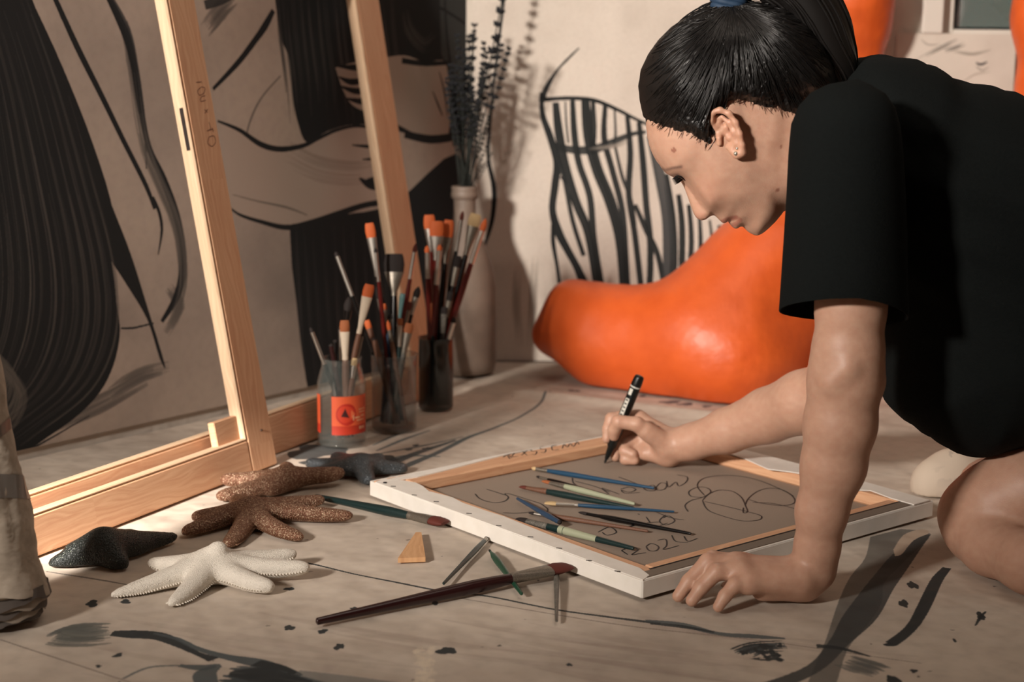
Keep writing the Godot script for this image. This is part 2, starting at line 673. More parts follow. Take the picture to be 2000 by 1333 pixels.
func make_materials() -> void:
	M.plaster = triplanar(mat(Color(0.83, 0.79, 0.74), 0.9), noise_texture(0.02, Color(0.93, 0.93, 0.93), Color(1, 1, 1), 3), 1.5, bump_texture(0.05, 4, 3.0), 0.25)
	M.boards = triplanar(mat(Color(0.45, 0.36, 0.28), 0.7), noise_texture(0.02, Color(0.8, 0.8, 0.8), Color(1, 1, 1), 5), 1.0)
	M.white_paint = mat(Color(0.86, 0.83, 0.79), 0.5)
	var pine := wood_texture(11, Color(0.87, 0.70, 0.555), Color(0.77, 0.555, 0.42))
	M.pine = mat(Color(1, 1, 1), 0.6)
	M.pine.albedo_texture = pine
	M.pine_pale = mat(Color(1, 1, 1), 0.65)
	M.pine_pale.albedo_texture = wood_texture(12, Color(0.88, 0.77, 0.645), Color(0.80, 0.66, 0.53))
	M.wedge = mat(Color(1, 1, 1), 0.6)
	M.wedge.albedo_texture = wood_texture(13, Color(0.86, 0.68, 0.50), Color(0.77, 0.57, 0.40))
	M.gesso = triplanar(mat(Color(0.92, 0.90, 0.87), 0.85), noise_texture(0.02, Color(0.96, 0.96, 0.95), Color(1, 1, 1), 21), 6.0, bump_texture(0.1, 22, 3.0), 0.03)
	M.orange = triplanar(mat(Color(0.90, 0.40, 0.155), 0.45), noise_texture(0.02, Color(0.90, 0.84, 0.8), Color(1, 1, 1), 31), 3.0, bump_texture(0.02, 32, 5.0), 0.35)
	M.orange.clearcoat_enabled = true
	M.orange.clearcoat = 0.25
	M.orange.clearcoat_roughness = 0.45
	M.ink = mat(Color(0.10, 0.10, 0.11), 0.6)
	M.steel = mat(Color(0.82, 0.80, 0.77), 0.28, 1.0)
	M.dull_steel = mat(Color(0.62, 0.60, 0.57), 0.45, 0.9)
	M.staple = mat(Color(0.35, 0.34, 0.33), 0.4, 0.9)
	M.black_lacquer = mat(Color(0.035, 0.03, 0.032), 0.22)
	M.glass = mat(Color(0.55, 0.60, 0.59, 0.09), 0.03)
	M.glass.transparency = BaseMaterial3D.TRANSPARENCY_ALPHA
	brush_materials()
	M.dirty_glass = mat(Color(0.07, 0.10, 0.10, 0.60), 0.08)
	M.dirty_glass.transparency = BaseMaterial3D.TRANSPARENCY_ALPHA
	M.smoky_glass = mat(Color(0.20, 0.22, 0.22, 0.22), 0.05)
	M.smoky_glass.transparency = BaseMaterial3D.TRANSPARENCY_ALPHA

func wood_texture(seed_: int, light: Color, dark: Color) -> ImageTexture:     # grain runs along v
	var r := RandomNumberGenerator.new()
	r.seed = seed_
	var w := 128
	var h := 512
	var img := Image.create(w, h, false, Image.FORMAT_RGBA8)
	var n := FastNoiseLite.new()
	n.seed = seed_
	n.frequency = 1.0
	n.fractal_octaves = 3
	var out := PackedByteArray()
	out.resize(w * h * 4)
	for y in h:
		for x in w:
			var warp := n.get_noise_2d(x * 0.010, y * 0.003) * 3.0
			var g := n.get_noise_2d(x * 0.16 + warp, y * 0.0035 + 40.0) * 0.7 + n.get_noise_2d(x * 0.9, y * 0.02) * 0.22
			var c := light.lerp(dark, clampf(g * 0.75 + 0.36, 0.0, 1.0))
			var i := (y * w + x) * 4
			out[i] = c.r8; out[i + 1] = c.g8; out[i + 2] = c.b8; out[i + 3] = 255
	return ImageTexture.create_from_image(Image.create_from_data(w, h, false, Image.FORMAT_RGBA8, out))

func uv_box(size: Vector3, bevel: float, along: int, metres := 0.35, off := 0.0) -> Soup:    # a box whose wood grain runs along that axis
	var s := box_soup(size, bevel)
	s.uv.resize(s.v.size())
	for t in range(0, s.idx.size(), 3):
		var a := s.idx[t]
		var f := (s.v[s.idx[t + 1]] - s.v[a]).cross(s.v[s.idx[t + 2]] - s.v[a]).abs()
		var ax := 0 if f.x > f.y and f.x > f.z else (1 if f.y > f.z else 2)
		var across := 3 - along - ax if ax != along else (along + 1) % 3
		for q in 3:
			var k := s.idx[t + q]
			s.uv[k] = Vector2(s.v[k][across] / 0.12 + off + 0.31 * ax, s.v[k][along] / metres + off)
	return s

# ---------------------------------------------------------------- the room
const CORNER_X := -0.105
var left_dir := Vector3(-0.76, 0, 1.0).normalized()      # along the left wall, away from the corner
var left_n := Vector3(1.0, 0, 0.76).normalized()
var corner := Vector3(CORNER_X, 0, -BACK)

func structure(called: String, mesh: Mesh, m: Material, label: String) -> MeshInstance3D:
	var o := put(called, mesh, m)
	tag(o, label, called.split("_")[0], "", "structure")
	return o

func build_room() -> void:
	structure("floor", box_soup(Vector3(9, 0.1, 9), 0.0, Vector3(-0.3, -0.058, 0.2)).mesh(), M.boards, "brown wooden floor under the stained sheet")
	structure("ceiling", box_soup(Vector3(9, 0.1, 9), 0.0, Vector3(-0.3, 2.46, 0.2)).mesh(), M.plaster, "white plaster ceiling of the studio")
	# left wall, turned
	var b := Basis(left_dir, Vector3.UP, left_dir.cross(Vector3.UP))
	var c := corner + left_dir * 2.9 - left_n * 0.05 + Vector3(0, 1.2, 0)
	structure("wall_left", box_soup(Vector3(6.0, 2.42, 0.1), 0.0, c, b).mesh(), M.plaster, "pale plaster wall behind the charcoal mural")
	# back wall with a window opening, opening in pixels on the plane of the wall
	var w0 := at(1797, 66, BACK)
	var w1 := at(2080, 66, BACK)
	var s := Soup.new()
	var z := -BACK - 0.06
	var x0 := -0.2
	var x1 := 2.3
	var top := 1.75
	for r in [[x0, w0.x, 0.0, 2.42], [w1.x, x1, 0.0, 2.42], [w0.x, w1.x, 0.0, w0.y], [w0.x, w1.x, top, 2.42]]:
		s.join(box_soup(Vector3(r[1] - r[0], r[3] - r[2], 0.12), 0.0, Vector3((r[0] + r[1]) / 2, (r[2] + r[3]) / 2, z)))
	structure("wall_back", s.mesh(), M.plaster, "cream plaster wall with a small window")
	structure("wall_right", box_soup(Vector3(0.1, 2.42, 6.4), 0.0, Vector3(2.3, 1.2, -0.2)).mesh(), M.plaster, "cream plaster side wall")
	structure("wall_front", box_soup(Vector3(6.4, 2.42, 0.1), 0.0, Vector3(-0.8, 1.2, 1.6)).mesh(), M.plaster, "cream plaster wall opposite the window")
	# window: casing, sash, pane
	var t := thing("window_1", "white framed window with dark green night glass", "window", Vector3(w0.x, w0.y, -BACK))
	tag(t, "", "", "", "structure")
	var ww := w1.x - w0.x
	var wh := top - w0.y
	var fw := 0.042
	for q in [[fw / 2, wh / 2, fw, wh], [ww - fw / 2, wh / 2, fw, wh]]:
		put("casing", box_soup(Vector3(q[2], q[3], 0.07), 0.003, Vector3(q[0], q[1], -0.02)).mesh(), M.white_paint, t)
	put("casing", box_soup(Vector3(ww, fw, 0.07), 0.003, Vector3(ww / 2, wh - fw / 2, -0.02)).mesh(), M.white_paint, t)
	var sx := fw + 0.005
	for q in [sx + 0.012, ww - sx - 0.012]:
		put("sash_stile", box_soup(Vector3(0.024, wh - fw, 0.035), 0.003, Vector3(q, (wh - fw) / 2, -0.035)).mesh(), M.white_paint, t)
	put("sash_rail", box_soup(Vector3(ww - 2 * sx, 0.012, 0.03), 0.002, Vector3(ww / 2, 0.004, -0.035)).mesh(), M.white_paint, t)
	put("sash_rail", box_soup(Vector3(ww - 2 * sx, 0.03, 0.03), 0.002, Vector3(ww / 2, wh - fw - 0.016, -0.035)).mesh(), M.white_paint, t)
	var gl := mat(Color(0.75, 0.86, 0.83, 0.12), 0.03)
	gl.transparency = BaseMaterial3D.TRANSPARENCY_ALPHA
	put("pane", box_soup(Vector3(ww - 2 * sx - 0.04, wh - fw - 0.03, 0.004), 0.0, Vector3(ww / 2, (wh - fw) / 2, -0.045)).mesh(), gl, t)
	put("gasket", box_soup(Vector3(0.008, wh - fw, 0.012), 0.0, Vector3(sx + 0.028, (wh - fw) / 2, -0.036)).mesh(), mat(Color(0.03, 0.035, 0.035), 0.6), t)
	# a dark hedge outside the window
	var leaf := Soup.new()
	rng.seed = 77
	for k in 900:
		var p := Vector3(rng.randf_range(0.3, 1.9), rng.randf_range(0.2, 1.9), -BACK - rng.randf_range(0.5, 0.9))
		var d := Vector3(rng.randf_range(-1, 1), rng.randf_range(-1, 1), rng.randf_range(-0.4, 0.4)).normalized()
		var e := d.cross(Vector3(rng.randf_range(-0.4, 0.4), rng.randf_range(-0.4, 0.4), 1)).normalized()
		var l := rng.randf_range(0.03, 0.07)
		leaf.flat_quad(p, p + d * l * 0.5 - e * l * 0.3, p + d * l, p + d * l * 0.5 + e * l * 0.3)
	var hedge := put("hedge", leaf.mesh(), mat(Color(0.09, 0.17, 0.14), 0.6))
	tag(hedge, "dark green leafy hedge outside the window at night", "hedge", "", "stuff")

# texture coordinates from a rectangle on a plane: u runs along e1, v downwards along -e2
func print_sheet(called: String, o: Vector3, e1: Vector3, e2: Vector3, w: float, h: float, thick: float, m: Material) -> MeshInstance3D:
	var s := Soup.new()
	var n := e1.cross(e2)
	var p := [o, o + e1 * w, o + e1 * w + e2 * h, o + e2 * h]
	s.flat_quad(p[0], p[1], p[2], p[3])
	for u in [Vector2(0, 1), Vector2(1, 1), Vector2(1, 0), Vector2(0, 0)]: s.uv.append(u)
	for k in 4:
		var a: Vector3 = p[k]
		var b: Vector3 = p[(k + 1) % 4]
		s.flat_quad(b, a, a - n * thick, b - n * thick)
		for u in 4: s.uv.append(Vector2(0.002, 0.002))
	s.flat_quad(p[1] - n * thick, p[0] - n * thick, p[3] - n * thick, p[2] - n * thick)
	for u in 4: s.uv.append(Vector2(0.002, 0.002))
	return put(called, s.mesh(), m)

# ---------------------------------------------------------------- the floor sheet
var sheet_lo := Vector2(-1.10, -3.205)                   # x and z of its far corner
const SHEET := 2.2
const SHEET_PX := 2048

func sheet_px(p: Array) -> Array:                        # photograph pixels to texture pixels of the floor sheet
	var out := []
	for q in p:
		var w := fl(q[0], q[1])
		out.append(Vector2((w.x - sheet_lo.x) / SHEET * SHEET_PX, (w.z - sheet_lo.y) / SHEET * SHEET_PX))
	return out

func sheet_wave(x: float, z: float) -> float:            # soft folds of the cloth, a few millimetres
	var n := sheet_noise.get_noise_2d(x * 100.0, z * 260.0) * 0.0022
	# a raised fold along the far side
	var a := Vector2(-0.06, -2.93)
	var b := Vector2(0.52, -2.62)
	var p := Vector2(x, z)
	var ab := b - a
	var u := (p - a).dot(ab) / ab.length_squared()
	var d := absf((p - a).cross(ab)) / ab.length()
	if d < 0.07: n += 0.010 * exp(-d * d / 0.0006) * smoothstep(-0.15, 0.25, u) * smoothstep(1.2, 0.8, u)
	return n

var sheet_noise := FastNoiseLite.new()

func build_floor_sheet() -> void:
	rng.seed = 5
	sheet_noise.seed = 8
	sheet_noise.frequency = 0.012
	sheet_noise.fractal_octaves = 3
	var img := Image.create(SHEET_PX, SHEET_PX, false, Image.FORMAT_RGBA8)
	img.fill(Color(0.825, 0.775, 0.715))
	grain(img, Color(0.52, 0.47, 0.43), 0.006, 0.42, 41, 1.8)
	grain(img, Color(0.40, 0.36, 0.33), 0.03, 0.16, 42, 2.0)
	var ink := Color(0.13, 0.15, 0.16)
	var grey := Color(0.27, 0.30, 0.31)
	var wash := Color(0.36, 0.35, 0.33)
	# creases with their shade painted in as darker lines, and faint pencil lines
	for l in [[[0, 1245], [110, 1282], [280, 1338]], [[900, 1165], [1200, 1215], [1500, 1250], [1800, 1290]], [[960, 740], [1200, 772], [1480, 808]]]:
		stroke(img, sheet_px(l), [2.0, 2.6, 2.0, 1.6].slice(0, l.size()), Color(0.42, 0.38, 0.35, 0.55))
	# a pinkish brown wash streaks across the front
	for k in 26:
		var y := rng.randf_range(1150, 1325)
		var x := rng.randf_range(100, 1300)
		stroke(img, sheet_px([[x, y], [x + 250, y + 30 + rng.randf() * 20], [x + 550, y + 60 + rng.randf() * 30]]), [3.0, rng.randf_range(6, 22), 3.0], Color(0.50, 0.42, 0.39, 0.09))
	# far line from the sheet edge to the grey starfish, with side branches
	stroke(img, sheet_px([[1075, 760], [1048, 792], [1008, 816], [952, 838], [905, 855], [850, 884], [800, 905], [765, 918]]), [4, 5, 5, 7, 10, 11, 14, 8], Color(grey, 0.85))
	stroke(img, sheet_px([[905, 850], [850, 862], [800, 872], [742, 884]]), [3, 6, 9, 4], Color(grey, 0.7))
	stroke(img, sheet_px([[860, 890], [800, 888], [760, 898], [726, 905]]), [5, 14, 18, 6], Color(0.30, 0.36, 0.38, 0.7))
	stroke(img, sheet_px([[840, 838], [780, 858], [735, 878]]), [3, 8, 4], Color(grey, 0.75))
	stroke(img, sheet_px([[800, 838], [760, 852], [728, 866]]), [3, 7, 3], Color(grey, 0.7))
	stroke(img, sheet_px([[890, 856], [820, 880], [760, 905], [700, 925]]), [6, 14, 16, 8], Color(0.22, 0.25, 0.26, 0.8))
	for q in [[812, 866, 7, 3], [798, 875, 8, 3], [835, 872, 10, 3], [620, 880, 60, 18], [680, 905, 70, 14], [745, 895, 30, 10]]:
		var c: Vector2 = sheet_px([[q[0], q[1]]])[0]
		blot(img, c, q[2] * 0.8, q[3] * 2.0, Color(0.16, 0.18, 0.19, 0.75), 0.35)
	# folded far edge: pinkish paper with spots
	for q in [[1255, 770, 9, 6], [1310, 782, 22, 7], [1340, 786, 16, 7], [1380, 790, 10, 5], [1120, 760, 14, 5], [1420, 800, 26, 6]]:
		blot(img, sheet_px([[q[0], q[1]]])[0], q[2] * 0.7, q[3] * 1.8, Color(0.22, 0.20, 0.22, 0.7), 0.4)
	# long line under the canvas to the splotch
	stroke(img, sheet_px([[440, 1088], [520, 1088], [600, 1096], [690, 1118], [785, 1136], [860, 1150], [960, 1162], [1080, 1186], [1180, 1200], [1290, 1214]]), [3, 5, 4, 3, 4, 4, 4, 4, 5, 7], Color(ink, 0.85))
	stroke(img, sheet_px([[1260, 1208], [1330, 1216], [1400, 1234], [1470, 1240], [1533, 1244]]), [6, 12, 9, 12, 4], Color(grey, 0.8))
	stroke(img, sheet_px([[1270, 1214], [1330, 1220], [1395, 1232]]), [5, 9, 4], Color(ink, 0.8))
	streaks(img, sheet_px([[1445, 1275], [1480, 1262], [1545, 1258]]), 30, 14, 4, ink, grey, 0.9)
	for k in 16: blot(img, sheet_px([[rng.randf_range(1448, 1525), rng.randf_range(1255, 1290)]])[0], rng.randf_range(2, 8), rng.randf_range(2, 7), Color(ink, 0.85), 0.5)
	# broad grey wash by the supporting hand
	fill(img, PackedVector2Array(spline(sheet_px([[1700, 1046], [1690, 1085], [1662, 1120], [1638, 1170], [1612, 1250], [1575, 1345], [1625, 1345], [1655, 1265], [1692, 1220], [1722, 1172], [1728, 1132], [1768, 1090], [1818, 1040], [1760, 1030]]), 4)), Color(wash, 0.72))
	stroke(img, sheet_px([[1810, 1040], [1765, 1082], [1720, 1140], [1680, 1200], [1640, 1250], [1590, 1300], [1500, 1338]]), [10, 26, 30, 34, 20, 16, 22], Color(0.22, 0.23, 0.23, 0.85))
	fill(img, PackedVector2Array(spline(sheet_px([[1745, 1070], [1765, 1042], [1800, 1030], [1815, 1038], [1785, 1052], [1762, 1078], [1748, 1082]]), 4)), Color(0.78, 0.70, 0.62))
	stroke(img, sheet_px([[1595, 1258], [1640, 1262], [1700, 1277]]), [10, 8, 3], Color(ink, 0.8))
	streaks(img, sheet_px([[1645, 1285], [1690, 1298], [1728, 1310]]), 34, 22, 9, grey, Color(0.48, 0.47, 0.44), 0.35)
	# black curve near the knee, drops
	stroke(img, sheet_px([[1850, 1104], [1830, 1128], [1805, 1180], [1780, 1222], [1742, 1252], [1732, 1252]]), [10, 13, 14, 12, 13, 8], Color(ink, 0.92))
	for q in [[1783, 1138, 8, 11], [1765, 1174, 8, 9], [1916, 1199, 7, 9], [1745, 1322, 9, 9], [1785, 1305, 5, 4], [180, 1176, 9, 9], [245, 1172, 9, 5], [565, 1221, 8, 6], [630, 1228, 7, 5], [662, 1258, 7, 7], [872, 1266, 14, 8], [690, 1184, 5, 3], [565, 1146, 8, 4], [850, 1175, 6, 4], [230, 1276, 6, 5], [192, 1298, 4, 3], [1865, 1247, 3, 4], [1112, 1295, 4, 3]]:
		blot(img, sheet_px([[q[0], q[1]]])[0], q[2] * 0.62, q[3] * 1.3, Color(ink, 0.9), 0.3)
	stroke(img, sheet_px([[1905, 1218], [1916, 1200], [1926, 1190]]), [1.5, 4, 1.5], Color(ink, 0.9))
	# the leaf of grey paint and the black stroke at the front
	streaks(img, sheet_px([[108, 1242], [150, 1225], [222, 1222]]), 26, 26, 9, Color(0.30, 0.31, 0.30), Color(0.46, 0.46, 0.43), 0.5)
	streaks(img, sheet_px([[105, 1240], [160, 1243], [225, 1238]]), 40, 26, 9, Color(0.30, 0.31, 0.30), Color(0.46, 0.46, 0.43), 0.5)
	stroke(img, sheet_px([[218, 1232], [260, 1234], [310, 1238], [350, 1255], [385, 1272], [418, 1284]]), [14, 22, 20, 12, 8, 14], Color(ink, 0.95))
	stroke(img, sheet_px([[300, 1232], [345, 1243], [385, 1262], [440, 1278], [510, 1292], [585, 1316]]), [4, 7, 8, 12, 20, 8], Color(grey, 0.9))
	stroke(img, sheet_px([[500, 1290], [540, 1300], [588, 1314]]), [16, 18, 6], Color(ink, 0.95))
	stroke(img, sheet_px([[580, 1308], [680, 1325], [800, 1338]]), [10, 26, 20], Color(0.42, 0.43, 0.42, 0.6))
	streaks(img, sheet_px([[440, 1310], [520, 1318], [640, 1340]]), 36, 22, 10, ink, grey, 0.8)
	stroke(img, sheet_px([[448, 1312], [500, 1312], [545, 1320], [600, 1332]]), [10, 34, 28, 20], Color(ink, 0.85))
	stroke(img, sheet_px([[350, 1296], [395, 1300], [425, 1296], [400, 1312], [408, 1338]]), [6, 14, 8, 22, 20], Color(grey, 0.85))
	stroke(img, sheet_px([[240, 1322], [290, 1300], [350, 1296]]), [3, 4, 3], Color(grey, 0.7))
	# grey strokes behind the white starfish
	streaks(img, sheet_px([[278, 1135], [340, 1105], [440, 1075]]), 18, 16, 5, grey, Color(0.5, 0.49, 0.46), 0.6)
	stroke(img, sheet_px([[440, 1092], [500, 1086], [585, 1094]]), [8, 12, 4], Color(ink, 0.8))
	stroke(img, sheet_px([[90, 1112], [180, 1126], [280, 1144]]), [2, 4, 2], Color(0.35, 0.33, 0.31, 0.7))
	# pale print of something at the front edge
	for k in 60: blot(img, sheet_px([[rng.randf_range(812, 848), rng.randf_range(1262, 1333)]])[0], rng.randf_range(2, 5), rng.randf_range(3, 8), Color(0.86, 0.80, 0.72, 0.35), 0.4)
	for k in 260: blot(img, Vector2(rng.randf() * SHEET_PX, rng.randf() * SHEET_PX), rng.randf_range(0.8, 2.6), rng.randf_range(0.8, 2.6), Color(0.24, 0.22, 0.21, rng.randf_range(0.2, 0.7)), 0.4)
	var m := mat(Color(1, 1, 1), 0.88)
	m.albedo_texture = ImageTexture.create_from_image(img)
	m.normal_enabled = true
	m.normal_texture = bump_texture(0.012, 44, 10.0, 5, 512)
	m.normal_scale = 0.35
	# a grid with soft folds
	var s := Soup.new()
	var n := 200
	for i in n + 1:
		for j in n + 1:
			var u := float(i) / n
			var v := float(j) / n
			var x := sheet_lo.x + u * SHEET
			var z := sheet_lo.y + v * SHEET
			s.v.append(Vector3(x, sheet_wave(x, z) - 0.0030, z))
			s.uv.append(Vector2(u, v))
	for i in n:
		for j in n:
			var a := i * (n + 1) + j
			s.quad(a, a + 1, a + n + 2, a + n + 1)
	# laid up to the foot of the left wall and clipped there
	for i in s.v.size():
		var gap := (s.v[i] - corner).dot(left_n) - 0.012
		if gap < 0.0 and gap > -0.03:
			s.v[i] -= left_n * gap
			s.uv[i] = Vector2((s.v[i].x - sheet_lo.x) / SHEET, (s.v[i].z - sheet_lo.y) / SHEET)
	var kept := PackedInt32Array()
	for t in range(0, s.idx.size(), 3):
		var mid := (s.v[s.idx[t]] + s.v[s.idx[t + 1]] + s.v[s.idx[t + 2]]) / 3.0
		if (mid - corner).dot(left_n) > 0.0121: kept.append_array([s.idx[t], s.idx[t + 1], s.idx[t + 2]])
	var used := {}
	var trimmed := Soup.new()
	for k in kept:
		if not used.has(k):
			used[k] = trimmed.v.size()
			trimmed.v.append(s.v[k])
			trimmed.uv.append(s.uv[k])
		trimmed.idx.append(used[k])
	s = trimmed
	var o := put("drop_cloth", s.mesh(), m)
	tag(o, "cream drop cloth stained with black and grey paint covering the floor", "drop cloth")
	# plain second sheet towards the camera side
	var s2 := Soup.new()
	s2.flat_quad(Vector3(-1.6, -0.002, 0.9), Vector3(1.6, -0.002, 0.9), Vector3(1.6, -0.002, sheet_lo.y + SHEET), Vector3(-1.6, -0.002, sheet_lo.y + SHEET))
	tag(put("paper_sheet", s2.mesh(), mat(Color(0.74, 0.69, 0.63), 0.9)), "plain cream paper sheet beside the stained drop cloth", "paper")

# ---------------------------------------------------------------- the mural on the left wall
const MURAL_W := 1.42
const MURAL_H := 1.25
const MURAL_PX := 1638.4      # texture pixels for a metre... of 2048 x 1802
var mural_o := Vector3.ZERO

func mural_px(p: Array) -> Array:
	var out := []
	var k := 2048.0 / MURAL_W
	for q in p:
		var w := on_plane(q[0], q[1], mural_o, left_n)
		out.append(Vector2((MURAL_W - (w - mural_o).dot(left_dir)) * k, (MURAL_H - (w.y - mural_o.y)) * k))
	return out

func build_mural() -> void:
	rng.seed = 6
	mural_o = on_plane(915, 30, corner + left_n * 0.006, left_n)
	mural_o.y = 0.012
	var img := Image.create(2048, int(2048.0 / MURAL_W * MURAL_H), false, Image.FORMAT_RGBA8)
	img.fill(Color(0.70, 0.635, 0.58))
	grain(img, Color(0.42, 0.38, 0.36), 0.006, 0.55, 51, 1.6)
	grain(img, Color(0.34, 0.31, 0.30), 0.03, 0.09, 52, 2.0)
	var k := Color(0.065, 0.065, 0.07)
	var dk := Color(0.12, 0.12, 0.125)
	var g := Color(0.30, 0.28, 0.265)
	# smudged charcoal around the figures
	for q in [[[215, 770], [270, 735], [340, 715], 30], [[90, 830], [190, 790], [300, 730], 40], [[330, 560], [350, 600], [320, 660], 26], [[245, 40], [262, 140], [282, 260], 24], [[400, 60], [430, 20], [460, -10], 40]]:
		streaks(img, mural_px(q.slice(0, 3)), q[3], 26, 12, g, Color(0.45, 0.41, 0.38), 0.28)
	# the big sheaf of hair
	fill(img, PackedVector2Array(spline(mural_px([[-60, -40], [40, -40], [62, 0], [122, 130], [182, 282], [222, 420], [216, 520], [229, 600], [234, 652], [222, 712], [195, 766], [150, 813], [95, 852], [38, 888], [-60, 915]]), 4)), k)
	fill(img, PackedVector2Array(spline(mural_px([[190, 330], [222, 410], [255, 495], [285, 590], [322, 712], [312, 700], [288, 625], [250, 560], [214, 505]]), 4)), k)
	for f in 13:
		var t := f / 12.0
		var path := [[-120 + t * 165, -60 + t * 20], [-70 + t * 185, 150], [-45 + t * 215, 340], [-30 + t * 245, 520], [-45 + t * 265, 650], [-90 + t * 265, 755], [-160 + t * 230, 840], [-200 + t * 200, 890]]
		streaks(img, mural_px(path), 26, 5, 11.0, Color(0.16, 0.155, 0.15), Color(0.36, 0.33, 0.305), 0.30)
		streaks(img, mural_px(path), 24, 4, 3.0, Color(0.20, 0.19, 0.185), Color(0.42, 0.385, 0.355), 0.35)
		stroke(img, mural_px(path), [8, 9, 11, 12, 12, 11, 8, 5], k)
	for f in 7:
		var path := [[-150 + f * 14, 560 + f * 22], [-60 + f * 12, 640 + f * 14], [10 + f * 6, 720 + f * 10], [-20 + f * 4, 790 + f * 10], [-90, 850 + f * 6]]
		streaks(img, mural_px(path), 18, 5, 10.0, Color(0.22, 0.21, 0.20), Color(0.42, 0.385, 0.35), 0.35)
	stroke(img, mural_px([[-40, 905], [40, 886], [95, 858], [140, 832], [175, 812]]), [4, 5, 4, 3, 2], dk)
	# single lines of hair
	stroke(img, mural_px([[100, -20], [150, 90], [200, 190], [240, 272], [285, 362], [302, 408]]), [12, 15, 14, 13, 12, 8], k)
	stroke(img, mural_px([[298, 385], [311, 415], [316, 450], [309, 497]]), [9, 9, 8, 3], k)
	stroke(img, mural_px([[205, -20], [243, 60], [260, 120], [273, 200], [290, 285], [320, 352], [344, 420], [355, 480], [356, 535], [343, 583], [316, 628]]), [14, 22, 20, 18, 16, 20, 22, 22, 24, 20, 10], k)
	stroke(img, mural_px([[215, -10], [250, 60], [268, 140], [282, 240], [286, 330]]), [10, 16, 12, 8, 4], Color(dk, 0.7))
	streaks(img, mural_px([[260, 140], [285, 290], [345, 440], [356, 560], [325, 640]]), 26, 18, 8, g, Color(0.4, 0.37, 0.34), 0.4)
	stroke(img, mural_px([[236, 641], [262, 640], [300, 631]]), [4, 5, 4], dk)
	# a long diagonal and faint under-drawing
	stroke(img, mural_px([[534, 20], [518, 50], [500, 76], [465, 122], [416, 174]]), [14, 20, 17, 15, 9], k)
	stroke(img, mural_px([[548, 148], [515, 185], [495, 220], [482, 262], [484, 300]]), [4, 5, 6, 5, 3], Color(g, 0.7))
	stroke(img, mural_px([[400, 10], [440, -5], [480, -30]]), [22, 26, 20], Color(dk, 0.8))
	# the head of dark hair in the middle
	fill(img, PackedVector2Array(spline(mural_px([[533, -40], [540, 20], [549, 75], [566, 118], [572, 190], [582, 240], [600, 278], [640, 256], [690, 243], [752, 246], [800, 262], [900, 270], [915, 200], [915, -40]]), 4)), k)
	for f in 15:
		var x := 545 + f * 16.0
		streaks(img, mural_px([[x - 8, -40], [x, 60], [x + 12, 160], [x + 20, 255]]), 16, 6, 8.0, Color(0.15, 0.145, 0.14), Color(0.36, 0.33, 0.305), 0.30)
	fill(img, PackedVector2Array(mural_px([[858, -40], [916, -40], [916, 285], [884, 285], [878, 150], [862, 105]])), Color(0.20, 0.215, 0.21))
	stroke(img, mural_px([[860, 15], [885, 30], [914, 50]]), [9, 9, 8], k)
	stroke(img, mural_px([[868, -30], [872, 60], [884, 170], [890, 280]]), [8, 10, 12, 12], k)
	# the upper hand
	fill(img, PackedVector2Array(spline(mural_px([[655, 132], [690, 122], [735, 115], [790, 108], [830, 122], [872, 128], [876, 262], [830, 268], [770, 240], [725, 222], [688, 205], [668, 172]]), 4)), Color(0.64, 0.575, 0.525))
	for l in [[[655, 128], [700, 132], [740, 126]], [[662, 150], [690, 160], [738, 148]], [[664, 168], [700, 178], [742, 166]], [[676, 192], [710, 198], [745, 190]], [[700, 222], [730, 232], [760, 236]]]:
		stroke(img, mural_px(l), [4, 17, 4], k)
	stroke(img, mural_px([[785, 118], [830, 124], [880, 122]]), [16, 14, 12], k)
	stroke(img, mural_px([[845, 178], [856, 205], [864, 226]]), [3, 7, 4], dk)
	stroke(img, mural_px([[858, 140], [868, 180], [874, 226]]), [3, 7, 4], dk)
	stroke(img, mural_px([[790, 262], [840, 272], [882, 268]]), [20, 24, 24], k)
	# the lower arm and hand: bare ground between two outlines
	fill(img, PackedVector2Array(spline(mural_px([[432, 242], [470, 256], [510, 281], [548, 291], [590, 286], [622, 270], [660, 253], [705, 246], [760, 256], [768, 300], [772, 360], [764, 392], [720, 398], [660, 414], [610, 431], [560, 440], [500, 428], [452, 412]]), 4)), Color(0.66, 0.595, 0.545))
	streaks(img, mural_px([[560, 300], [620, 330], [690, 340], [760, 330]]), 70, 22, 9, Color(0.5, 0.45, 0.41), Color(0.6, 0.53, 0.48), 0.25)
	stroke(img, mural_px([[425, 236], [468, 254], [508, 281], [546, 291], [590, 285], [622, 270], [660, 253], [705, 246], [770, 258]]), [5, 10, 14, 14, 12, 10, 9, 8, 12], k)
	stroke(img, mural_px([[448, 405], [470, 420], [510, 433], [560, 444], [610, 434], [660, 418], [715, 400], [775, 392]]), [4, 7, 10, 14, 16, 18, 16, 18], k)
	for l in [[[688, 283], [720, 286], [764, 288]], [[708, 311], [735, 311], [764, 315]], [[702, 348], [725, 362], [770, 366]], [[708, 356], [735, 352], [768, 358]]]:
		stroke(img, mural_px(l), [3, 9, 6] if l[0][1] < 330 else [6, 22, 14], k)
	stroke(img, mural_px([[455, 380], [500, 392], [560, 405], [600, 420]]), [2, 4, 6, 3], Color(g, 0.6))
	# dark fall of hair below the arm
	fill(img, PackedVector2Array(spline(mural_px([[566, 448], [612, 438], [668, 420], [770, 396], [890, 300], [905, 420], [905, 700], [850, 760], [740, 790], [640, 800], [606, 772], [592, 700], [580, 600], [570, 520]]), 4)), k)
	for f in 16:
		var x := 585 + f * 19.0
		streaks(img, mural_px([[x - 10, 440], [x - 4, 540], [x + 4, 660], [x + 22, 790]]), 14, 5, 9.0, Color(0.12, 0.12, 0.12), Color(0.27, 0.25, 0.24), 0.30)
